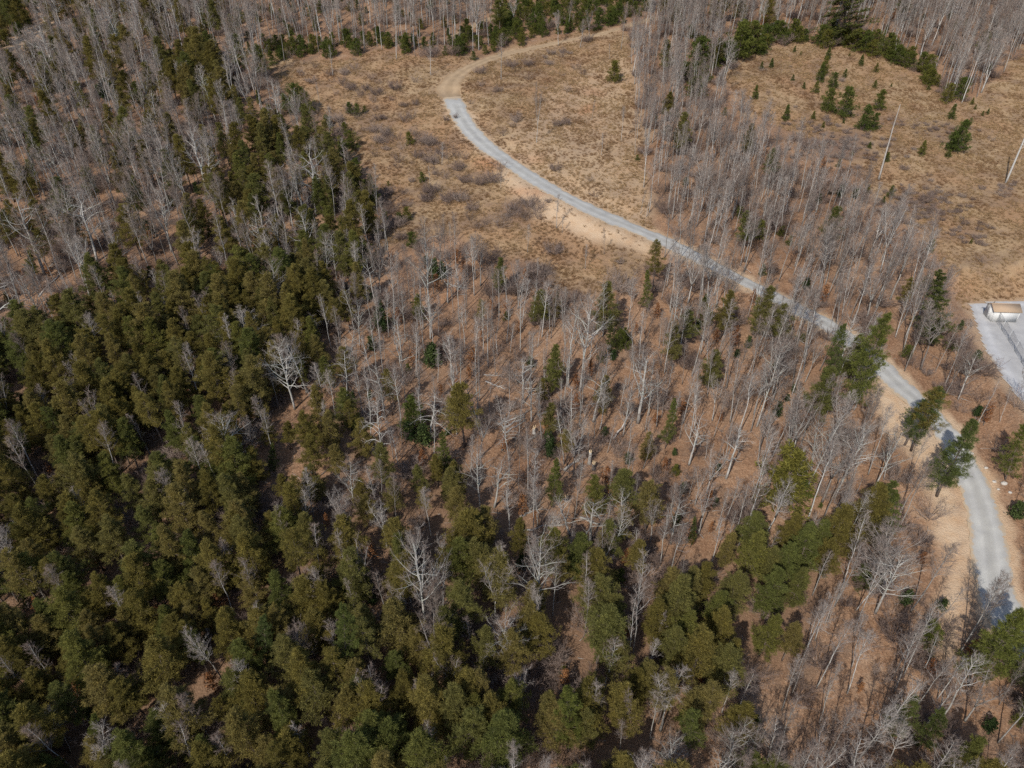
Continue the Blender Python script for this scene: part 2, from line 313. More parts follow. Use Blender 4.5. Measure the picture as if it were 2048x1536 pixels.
# ------------------------------------------------------------------ ground sheet
def axis(lo, hi, step, far):
    a = list(np.arange(lo, hi + 1e-6, step)); s_ = step; b = [a[-1]]; c = [a[0]]
    while b[-1] < far[1]: s_ *= 1.25; b.append(b[-1] + s_)
    s_ = step
    while c[-1] > far[0]: s_ *= 1.25; c.append(c[-1] - s_)
    return np.array(c[:0:-1] + a + b[1:])
gx = axis(-190, 190, .75, (-2500, 2500)); gy = axis(22, 290, .75, (-2000, 3000))
GX, GY = np.meshgrid(gx, gy); GZ = height(GX, GY); ny, nx = GX.shape
pu, dz = pix(np.stack([GX.ravel(), GY.ravel(), GZ.ravel()], 1)); gu, gv = pu[:, 0], pu[:, 1]
ok = ((GY.ravel() * math.cos(PITCH) - (GZ.ravel() - CAM_H) * math.sin(PITCH)) > 20) & (GY.ravel() > 5) & (GY.ravel() < 330)
jx = 7 * np.sin(GX.ravel() / .9 + 1.7 * np.sin(GY.ravel() / 1.1)) + 9 * np.sin(GX.ravel() / 3.1 + GY.ravel() / 5.3) + 6 * np.sin(GX.ravel() / 1.3 - GY.ravel() / 1.9) + RNG.normal(0, 3, len(gu)); jy = 5 * np.sin(GY.ravel() / 2.7) + 4 * np.sin(GX.ravel() / 1.7 + 2) + RNG.normal(0, 2, len(gu))
def blur(a, n=2):
    a = a.reshape(ny, nx).astype(float)
    for _ in range(n):
        p = np.pad(a, 1, 'edge'); a = (p[:-2, 1:-1] + p[2:, 1:-1] + p[1:-1, :-2] + p[1:-1, 2:] + 2 * p[1:-1, 1:-1]) / 6
    return a.ravel()
def zone(poly): return (inside(poly, gu + jx, gv + jy) & ok).astype(float)
fld = blur(np.maximum(zone(FIELD_NW), zone(FIELD_E)), 3)
dr, jr = near_line(GX, GY, ROAD); dt, jt = near_line(GX, GY, TRACK)
nz_ = 0.5 * np.sin(GX.ravel() / 1.1 + np.sin(GY.ravel() / .9)) * np.sin(GY.ravel() / 1.3)
shoulder = np.clip(1 - (dr - ROADW[jr] / 2 - .55 - nz_) / .7, 0, 1) * .85
dirt = np.maximum.reduce([blur(zone(SAND), 3), blur(zone(BERM), 4) * .9, blur(zone(BARE), 6) * .38, blur(zone(TRAIL_UL), 3) * .9, shoulder, np.clip(1 - (dt - TRACKW[jt] / 2 - .3 - nz_) / .9, 0, 1) * .35,
                          np.clip(1 - (poly_dist(LOT, GX, GY) - .3 - nz_) / 1.2, 0, 1) * .55])
def blobs(L):
    a = np.zeros(len(gu))
    for u, v, ru, rv, s_ in L: a = np.maximum(a, s_ * np.clip(1.6 - 1.6 * np.sqrt(((gu + jx * .8 - u) / ru) ** 2 + ((gv + jy * .8 - v) / rv) ** 2), 0, 1) * ok)
    return blur(a, 2)
red = blobs([(1178, 217, 16, 10, .8), (1190, 190, 30, 14, .4), (1130, 205, 10, 8, .5), (985, 325, 50, 18, .6), (1060, 385, 60, 14, .5), (1075, 320, 30, 10, .35), (870, 560, 120, 80, .25), (700, 560, 60, 30, .3), (1160, 905, 40, 30, .3), (1060, 940, 40, 40, .3), (610, 860, 40, 30, .5), (350, 1160, 30, 25, .5)])
bru = blobs([(1690, 292, 85, 38, 1.), (1840, 410, 85, 40, 1.), (1925, 460, 40, 30, .5), (1880, 265, 60, 22, .55), (1780, 250, 50, 14, .5), (1620, 250, 60, 20, .5), (2010, 380, 30, 14, .6), (1030, 430, 60, 26, .5), (800, 300, 60, 30, .3), (860, 290, 40, 18, .5), (760, 240, 60, 30, .3), (720, 180, 50, 20, .3), (1050, 540, 40, 26, .5), (1090, 560, 40, 22, .5), (1330, 215, 40, 60, .35)])
idx = np.arange(nx * ny).reshape(ny, nx); a, b, c, d = idx[:-1, :-1].ravel(), idx[:-1, 1:].ravel(), idx[1:, 1:].ravel(), idx[1:, :-1].ravel()
g = MB(); g.add(np.stack([GX.ravel(), GY.ravel(), GZ.ravel()], 1), np.concatenate([np.stack([a, b, c], 1), np.stack([a, c, d], 1)]))
link('ground', g.mesh('ground', [M_GROUND], True, {'field': fld, 'dirt': dirt, 'red': red, 'brush': bru, 'straw': blur(zone(PINE_GROUND), 6) * .8}), kind='structure', label='wooded hillside of leaf litter and dry grass')

def strip(name, L, Wd, Z, m, off, label, rough=.24):
    T = np.gradient(L, axis=0); T /= np.linalg.norm(T, axis=1)[:, None]; Nn = np.stack([T[:, 1], -T[:, 0]], 1); k = 9; s_ = np.linspace(-1, 1, k)
    r = np.random.default_rng(3); e = smooth(r.normal(0, rough, len(L)), 3) + .12 * np.sin(np.arange(len(L)) / 5.1)
    half = Wd / 2; P = L[:, None, :] + Nn[:, None, :] * (s_[None, :, None] * (half + e)[:, None, None])
    zz = (Z[:, None] if Z is not None else height(P[..., 0], P[..., 1])) + off + .05 * (1 - s_[None] ** 2) + np.zeros((len(L), k))
    zz[:, 0] -= .05; zz[:, -1] -= .05
    V = np.concatenate([P, zz[..., None]], 2).reshape(-1, 3); ii = np.arange(len(L) * k).reshape(len(L), k)
    a, b, c, d = ii[:-1, :-1].ravel(), ii[:-1, 1:].ravel(), ii[1:, 1:].ravel(), ii[1:, :-1].ravel()
    q = MB(); q.add(V, np.concatenate([np.stack([a, b, c], 1), np.stack([a, c, d], 1)]))
    D_ = np.minimum(np.arange(len(L)), 9999) * .6; ac = np.where((D_ < 7)[:, None], np.maximum(np.abs(s_)[None], (1.25 - D_ / 5.5)[:, None]), s_[None] + 0 * D_[:, None]) if name == 'road' else np.tile(s_, (len(L), 1))
    return link(name, q.mesh(name, [m], True, {'across': ac.ravel()}), kind='structure', label=label)
strip('road', ROAD, ROADW, ROADZ, M_ROAD, .03, 'pale grey gravel road winding down the hillside')
strip('dirt_track', TRACK, TRACKW, None, M_TRACK, .06, 'sandy dirt track leaving the end of the gravel road', .3)
strip('path', PATH, PATHW, None, M_TRACK, .06, 'narrow reddish path through the young pines', .2)
def lot():
    n = 56; u = np.linspace(LOT[:, 0].min(), LOT[:, 0].max(), n); v = np.linspace(LOT[:, 1].min(), LOT[:, 1].max(), n)
    X, Y = np.meshgrid(u, v); D = poly_dist(LOT, X, Y); q = MB(); ii = np.arange(n * n).reshape(n, n)
    keep = (D < 0).reshape(n, n); km = keep[:-1, :-1] & keep[1:, :-1] & keep[:-1, 1:] & keep[1:, 1:]
    a, b, c, d = ii[:-1, :-1][km], ii[:-1, 1:][km], ii[1:, 1:][km], ii[1:, :-1][km]
    q.add(np.stack([X.ravel(), Y.ravel(), np.full(n * n, LOTZ)], 1), np.concatenate([np.stack([a, b, c], 1), np.stack([a, c, d], 1)]))
    link('gravel_lot', q.mesh('gravel_lot', [M_LOT], False, {'across': np.clip(1 + D / 3, 0, 1)}), kind='structure', label='level pale gravel lot around the white shed')
lot()

# ------------------------------------------------------------------ tree builders: each returns (trunk, crown, height)
def unit(v): return v / (np.linalg.norm(v, axis=-1, keepdims=True) + 1e-9)
def stem(rng, H, r0, crook, n=12, start=(0, 0, 0), dirn=(0, 0, 1), tip=.02):
    t = np.linspace(0, 1, n); P = np.array(start) + np.outer(t * H, np.array(dirn, float))
    w = np.cumsum(rng.normal(0, crook * H / n, (n, 3)), 0); w[:, 2] *= .2; w -= w[0]; P += w * np.minimum(t * 2, 1)[:, None]
    R = r0 * (1 - t) ** .75 * .96 + tip; R[0] *= 1.35
    return P, R
def along(P, t):
    f = t * (len(P) - 1); i = min(int(f), len(P) - 2); return P[i] + (P[i + 1] - P[i]) * (f - i)
def limb(rng, p, az, el, L, r, curl=.35, n=6, wob=.10):
    d = np.array([math.cos(az) * math.cos(el), math.sin(az) * math.cos(el), math.sin(el)]); P = [p]; st = L / (n - 1)
    for i in range(n - 1):
        d = unit(d + np.array([0, 0, curl / (n - 1)]) + rng.normal(0, wob, 3)); P.append(P[-1] + d * st)
    return np.array(P), r * (1 - np.linspace(0, 1, n)) ** .9 + r * .12
def foliate(rng, mb, limbs, nsec=7, ntw=7, sec_l=.36, tw_l=.45, tw_r=.010, side=.75):
    A = []; B = []
    for P, R in limbs:
        L = np.linalg.norm(P[-1] - P[0]); mb.tube(P, R, 4, 0, False)
        for k in range(nsec):
            s_ = .2 + .8 * (k + rng.random()) / nsec; q = along(P, min(s_, .99)); i = min(int(s_ * (len(P) - 1)), len(P) - 2); d = unit(P[i + 1] - P[i])
            e = unit(d + rng.normal(0, side, 3) * np.array([1, 1, .75]) + np.array([0, 0, .18])); l2 = L * sec_l * (1.15 - .6 * s_) * rng.uniform(.6, 1.3) + .25
            Q = np.array([q, q + e * l2 * .5, q + unit(e + np.array([0, 0, .22]) + rng.normal(0, .15, 3)) * l2]); r2 = max(R[i] * .42, .009); mb.tube(Q, [r2, r2 * .7, r2 * .3], 3, 0, False)
            for _ in range(ntw):
                a = along(Q, rng.uniform(.15, 1)); A.append(a); B.append(a + unit(e + rng.normal(0, .6, 3) + np.array([0, 0, .2])) * tw_l * rng.uniform(.5, 1.5))
    if A: mb.spikes(np.array(A), np.array(B), tw_r, 1)
def hardwood(seed, H=16., r0=.14, clear=.5, nb=26, spread=.20, el=(35, 62), crook=.05, fork=0, curl=.5, nsec=6, ntw=7, tw_l=.5, wob=.10, top=1.0, bend=None):
    rng = np.random.default_rng(seed); tr = MB(); cr = MB(); limbs = []; az = rng.random() * 6.28
    stems = []
    if fork:
        f = rng.uniform(.3, .45); P, R = stem(rng, H * f, r0, crook, 6, tip=r0 * .55); tr.tube(P, R, 8)
        for k in range(fork):
            a = az + k * 2 * math.pi / fork + rng.normal(0, .3); lean = rng.uniform(.16, .34); d = unit(np.array([math.cos(a) * lean, math.sin(a) * lean, 1]))
            P2, R2 = stem(rng, H * (1 - f) * rng.uniform(.85, 1.02), r0 * .62, crook, 9, P[-1], d); tr.tube(P2, R2, 6); stems.append((P2, R2, .12, int(nb / fork) + 1))
    else:
        P, R = stem(rng, H * top, r0, crook, 13)
        if bend is not None:
            t = np.linspace(0, 1, 13)[:, None]; P = P + np.array(bend)[None] * t ** 2.2
        tr.tube(P, R, 8); stems.append((P, R, clear, nb))
    for P, R, c0, n in stems:
        for k in range(n):
            t = c0 + (1 - c0) * ((k + rng.random()) / n) ** .9; t = min(t, .985); az += 2.4 + rng.normal(0, .5)
            prof = (1 - ((t - c0) / (1 - c0 + 1e-6))) ** .6 * .85 + .22; L = spread * H * prof * rng.uniform(.6, 1.25)
            e = math.radians(rng.uniform(*el)) ; i = int(t * (len(R) - 1)); limbs.append(limb(rng, along(P, t), az, e, L, min(R[i] * .55, .02 + L * .016), curl, 6, wob))
    foliate(rng, cr, limbs, nsec, ntw, tw_l=tw_l)
    return tr, cr, H
def needles(rng, mb, C, D, per, L, Wd, sp=.8, m=1, flat=False):
    n = len(C); A = np.repeat(C, per, 0) + rng.normal(0, .04, (n * per, 3)); d = np.repeat(D, per, 0) + rng.normal(0, sp, (n * per, 3)) * (np.array([1, 1, .28]) if flat else 1)
    fl = None
    if flat: fl = np.tile([0, 0, 1.], (n * per, 1)) + rng.normal(0, .35, (n * per, 3))
    mb.blades(A, d, L * rng.uniform(.65, 1.35, n * per), Wd, m, rng, fl)
def pine(seed, H=13., r0=.13, clear=.42, nb=46, Wc=1.9, ncl=24, per=6, nl=.27, nw=.055, up=(-8, 38), shape=.75, crook=.04, sprd=.30, flat=False, droop=0., sp=.8, dead=6, lump=.5, m_off=.1):
    rng = np.random.default_rng(seed); tr = MB(); cr = MB(); P, R = stem(rng, H, r0, crook, 11, tip=.015); tr.tube(P, R, 7); az = rng.random() * 6; C = []; D = []
    gap = rng.random(5) * 6.28
    for k in range(nb):
        f = (k + rng.random()) / nb; t = clear + (1 - clear) * f * .985; az += 2.4 + rng.normal(0, .4)
        prof = (1 - f) ** shape + m_off; prof *= min(1, .55 + f * 3.0) if clear > .15 else 1
        L = Wc * prof * rng.uniform(1 - lump, 1 + lump * .6) * (1 + .22 * math.sin(az * 2 + gap[0])); e = math.radians(up[0] + (up[1] - up[0]) * f + rng.normal(0, 8))
        B, r = limb(rng, along(P, t), az, e, L, .012 + L * .013, .25 - droop, 5, .10); cr.tube(B, r, 3, 0, False); d0 = unit(B[-1] - B[0])
        n = max(int(ncl * (.35 + .65 * L / Wc)), 4); s_ = rng.uniform(.22, 1.02, n) ** .8
        base = np.array([along(B, min(x, .99)) for x in s_]); lat = rng.normal(0, 1, (n, 3)) * np.array([1, 1, .28 if flat else .55]); wid = sprd * L * (1.12 - .75 * s_) + .06
        C.append(base + lat * wid[:, None] * .6 - np.array([0, 0, droop * .6]) * np.abs(lat[:, :1]) * wid[:, None]); D.append(unit(d0 + lat * .5 + np.array([0, 0, .35 - droop])))
    C = np.concatenate(C); D = np.concatenate(D); needles(rng, cr, C, D, per, nl, nw, sp, 1, flat)
    A = []; Bb = []
    for k in range(dead):
        t = rng.uniform(.15, clear + .08); a = rng.random() * 6.28; p = along(P, t); A.append(p); Bb.append(p + np.array([math.cos(a), math.sin(a), rng.uniform(-.1, .25)]) * rng.uniform(.5, 1.4))
    if dead: cr.spikes(np.array(A), np.array(Bb), .018, 0)
    return tr, cr, H
def shrub(seed, H=2.2, n=14, spread=.5, nsec=5, ntw=6, tw_l=.35, r=.018, tw_r=.009):
    rng = np.random.default_rng(seed); tr = MB(); cr = MB(); limbs = []
    for k in range(n):
        a = k * 2.4 + rng.normal(0, .3); o = np.array([math.cos(a), math.sin(a), 0]) * rng.uniform(.02, .3); L = H * rng.uniform(.6, 1.08); e = math.radians(rng.uniform(48, 82) * (1 - .3 * spread))
        Pq, Rq = limb(rng, o, a, e, L, r, .3, 5, .14); limbs.append((Pq, Rq)); tr.tube(Pq[:3], Rq[:3] * 1.15, 4, 0, False)
    foliate(rng, cr, limbs, nsec, ntw, .42, tw_l, tw_r, .7); return tr, cr, H
def leafy(seed, H=3., r0=.03, nb=22, Wc=.8, ncl=10, leaf=.16, clear=.15, per=3, base=shrub):
    rng = np.random.default_rng(seed); tr = MB(); cr = MB(); P, R = stem(rng, H, r0, .08, 8, tip=.008); tr.tube(P, R, 5); az = 0; C = []; D = []
    for k in range(nb):
        f = (k + rng.random()) / nb; az += 2.4; L = Wc * (math.sin(min(f * 1.15 + .25, 1) * math.pi * .93) * .8 + .25) * rng.uniform(.6, 1.2)
        B, r = limb(rng, along(P, clear + (1 - clear) * f * .97), az, math.radians(rng.uniform(5, 55)), L, .012, .2, 4, .12); cr.tube(B, r, 3, 0, False)
        s_ = rng.uniform(.25, 1, ncl); C.append(np.array([along(B, min(x, .99)) for x in s_]) + rng.normal(0, .12 * L + .05, (ncl, 3))); D.append(rng.normal(0, 1, (ncl, 3)))
    needles(rng, cr, np.concatenate(C), np.concatenate(D), per, leaf, leaf * .55, .8, 1); return tr, cr, H
def snag(seed, H=9., r0=.13, nb=5, top=.05, crook=.05):
    rng = np.random.default_rng(seed); tr = MB(); cr = MB(); P, R = stem(rng, H, r0, crook, 10, tip=top); R = np.maximum(R, top); tr.tube(P, R, 7)
    for k in range(nb):
        B, r = limb(rng, along(P, rng.uniform(.35, .95)), rng.random() * 6.28, math.radians(rng.uniform(5, 50)), rng.uniform(.5, 2.2), .03, .2, 5, .15); cr.tube(B, r, 4, 0, False)
    return tr, cr, H

class Kind:
    def __init__(s, name, trunk_m, crown_ms, forms, label_noun, cat):
        s.name = name; s.noun = label_noun; s.cat = cat; s.tm = trunk_m; s.cm = crown_ms; s.forms = []; s.H = []; s.raw = []; s.index = {}
        s.fm = []
        for fname, tr, cr, H in forms:
            tmf = M_PALE if (name == 'bare_tree' and fname in ('spreading', 'droopy', 'gnarled', 'bent', 'pale')) else trunk_m; cmf = [tmf if tmf is M_PALE else crown_ms[0]] + crown_ms[1:]; s.fm.append([tmf] + cmf)
            s.index.setdefault(fname, []).append(len(s.forms))
            s.forms.append((tr.mesh(name + '_trunk', [tmf], True), cr.mesh(name + '_crown', cmf) if cr.n else None)); s.raw.append((tr, cr)); s.H.append(H)
        s.proto = None; s.items = []
    def joined(s):
        """the same trees as single meshes, for the uncounted rest of the wood"""
        if s.proto is None:
            c = bpy.data.collections.new(s.name + '_kinds'); s.proto = c
            for i, (tr, cr) in enumerate(s.raw):
                q = MB(); q.merge(tr); q.merge(cr, 1)
                c.objects.link(bpy.data.objects.new('%s_form_%02d' % (s.name, i), q.mesh(s.name, s.fm[i])))
        return s.proto
    def put(s, base, h, form=None, width=1.0, spin=None, lean=None, label=None, group=None, prio=0., rng=RNG):
        f = form if isinstance(form, int) else (rng.choice(s.index[form]) if form else rng.integers(len(s.forms)))
        s.items.append(dict(p=np.asarray(base, float), h=float(h), f=int(f), w=float(width), spin=float(rng.random() * 6.28 if spin is None else spin), lean=(np.array([0, 0, 1.]) if lean is None else unit(np.asarray(lean, float))), label=label, group=group, prio=prio))
def wrap(forms): return [(n, *f) for n, f in forms]
HW = Kind('bare_tree', M_BARK, [M_BRANCH, M_TWIG], wrap(
    [('slender', hardwood(10 + i, 16, .082, .46 + .06 * (i % 3), 24, .165, (36, 66), .05, 0, .5, 7, 10)) for i in range(5)] +
    [('slender', hardwood(20 + i, 15, .07 + .012 * i, .4 + .06 * i, 18 + 4 * i, .13 + .02 * i, (30 + 4 * i, 64), .07, 0, .4, 6, 8, .45, .14)) for i in range(4)] +
    [('pale', hardwood(25 + i, 13, .07 + .012 * (i % 3), .42 + .07 * (i % 3), 16 + 2 * i, .15 + .03 * (i % 3), (28, 62), .07, 0, .35, 6, 6, .5, .15)) for i in range(5)] +
    [('tall', hardwood(30 + i, 19, .135, .5, 30, .18, (35, 62), .035, 0, .55, 6, 9)) for i in range(3)] +
    [('spreading', hardwood(40 + i, 14, .17, .3, 26, .36, (18, 55), .07, 0, .45, 8, 9, .6, .16)) for i in range(3)] +
    [('forked', hardwood(50 + i, 15, .125, .4, 30, .22, (28, 58), .06, 2 + i % 2, .45, 7, 8, .55, .13)) for i in range(4)] +
    [('round', hardwood(60, 11, .17, .22, 44, .46, (8, 66), .05, 0, .55, 9, 11, .6, .10))] +
    [('droopy', hardwood(70 + i, 13, .17, .38, 20, .36, (25, 50), .08, 0, -1.1, 8, 8, .6, .12)) for i in range(2)] +
    [('gnarled', hardwood(75 + i, 12, .20, .35, 16, .40, (10, 60), .12, 0, .3, 7, 5, .6, .24)) for i in range(2)] +
    [('sapling', hardwood(80 + i, 9, .055, .4, 16, .16, (40, 68), .05, 0, .4, 5, 7, .38)) for i in range(4)] +
    [('bent', hardwood(90, 13, .13, .45, 18, .18, (30, 60), .05, 0, .3, 6, 7, .5, .12, 1.0, (2.2, -.6, -1.2)))]), 'bare tree', 'tree')
PN = Kind('pine_tree', M_PBARK, [M_PBARK, M_NEEDLE], wrap(
    [('ragged', pine(100 + i, 11.5, .12, .28 + .05 * (i % 3), 64, 2.25, 40, 10, .33, .040, sprd=.28, lump=.5, shape=.72, m_off=.14)) for i in range(6)] +
    [('full', pine(110 + i, 11, .12, .16, 74, 2.15, 40, 10, .31, .040, shape=.72, sprd=.30, lump=.4, m_off=.14)) for i in range(5)] +
    [('thin', pine(120 + i, 13, .11, .45, 44, 2.0, 32, 10, .32, .034, shape=.6, sprd=.26, lump=.6)) for i in range(3)]), 'pine tree', 'tree')
WP = Kind('white_pine', M_PBARK, [M_PBARK, M_WNEEDLE], wrap([('tiered', pine(130 + i, 16, .17, .16, 76, 3.2, 46, 10, .34, .042, (-5, 40), .75, .03, .30, sp=.7, lump=.4)) for i in range(3)]), 'white pine', 'tree')
HL = Kind('hemlock_tree', M_PBARK, [M_PBARK, M_HEML], wrap([('tiered', pine(140 + i, 15, .17, .10, 88, 3.0, 48, 9, .26, .085, (-12, 25), .8, .03, .34, True, .22, .7, 4, .45)) for i in range(3)]), 'hemlock', 'tree')
YC = Kind('young_conifer', M_PBARK, [M_PBARK, M_YOUNG], wrap([('conical', pine(150 + i, 4, .05, .03, 44, 1.15, 22, 7, .20, .05, (0, 45), .85, .02, .30, dead=0, lump=.3)) for i in range(4)] +
    [('bushy', pine(160 + i, 4, .05, .05, 40, 1.5, 26, 7, .22, .055, (5, 50), .55, .04, .34, dead=0, lump=.5)) for i in range(4)]), 'young conifer', 'tree')
SH = Kind('bare_shrub', M_BRUSH, [M_BRUSH, M_BRUSH], wrap([('shrub', shrub(170 + i, 2.4, 13, .5, 5, 7, .4, .016, .008)) for i in range(4)] + [('dense', shrub(180 + i, 1.7, 24, .9, 6, 8, .3)) for i in range(3)]), 'leafless shrub', 'shrub')
BL = Kind('brown_leaf_sapling', M_BRANCH, [M_BRANCH, M_BROWN], wrap([('sapling', leafy(190 + i, 3.4, .03, 24, .85, 9, .19)) for i in range(4)]), 'brown-leaved sapling', 'sapling')
EV = Kind('evergreen_shrub', M_BRUSH, [M_BRUSH, M_EVER], wrap([('bush', leafy(200 + i, 3.2, .04, 40, 1.25, 18, .22, .03, 3)) for i in range(4)]), 'evergreen shrub', 'shrub')
SN = Kind('dead_snag', M_DEAD, [M_DEAD, M_DEAD], wrap([('snag', snag(210 + i, 9, .13, 4 + i, .04)) for i in range(3)] + [('post', snag(220, 15, .17, 2, .05, .02))]), 'dead snag', 'tree')

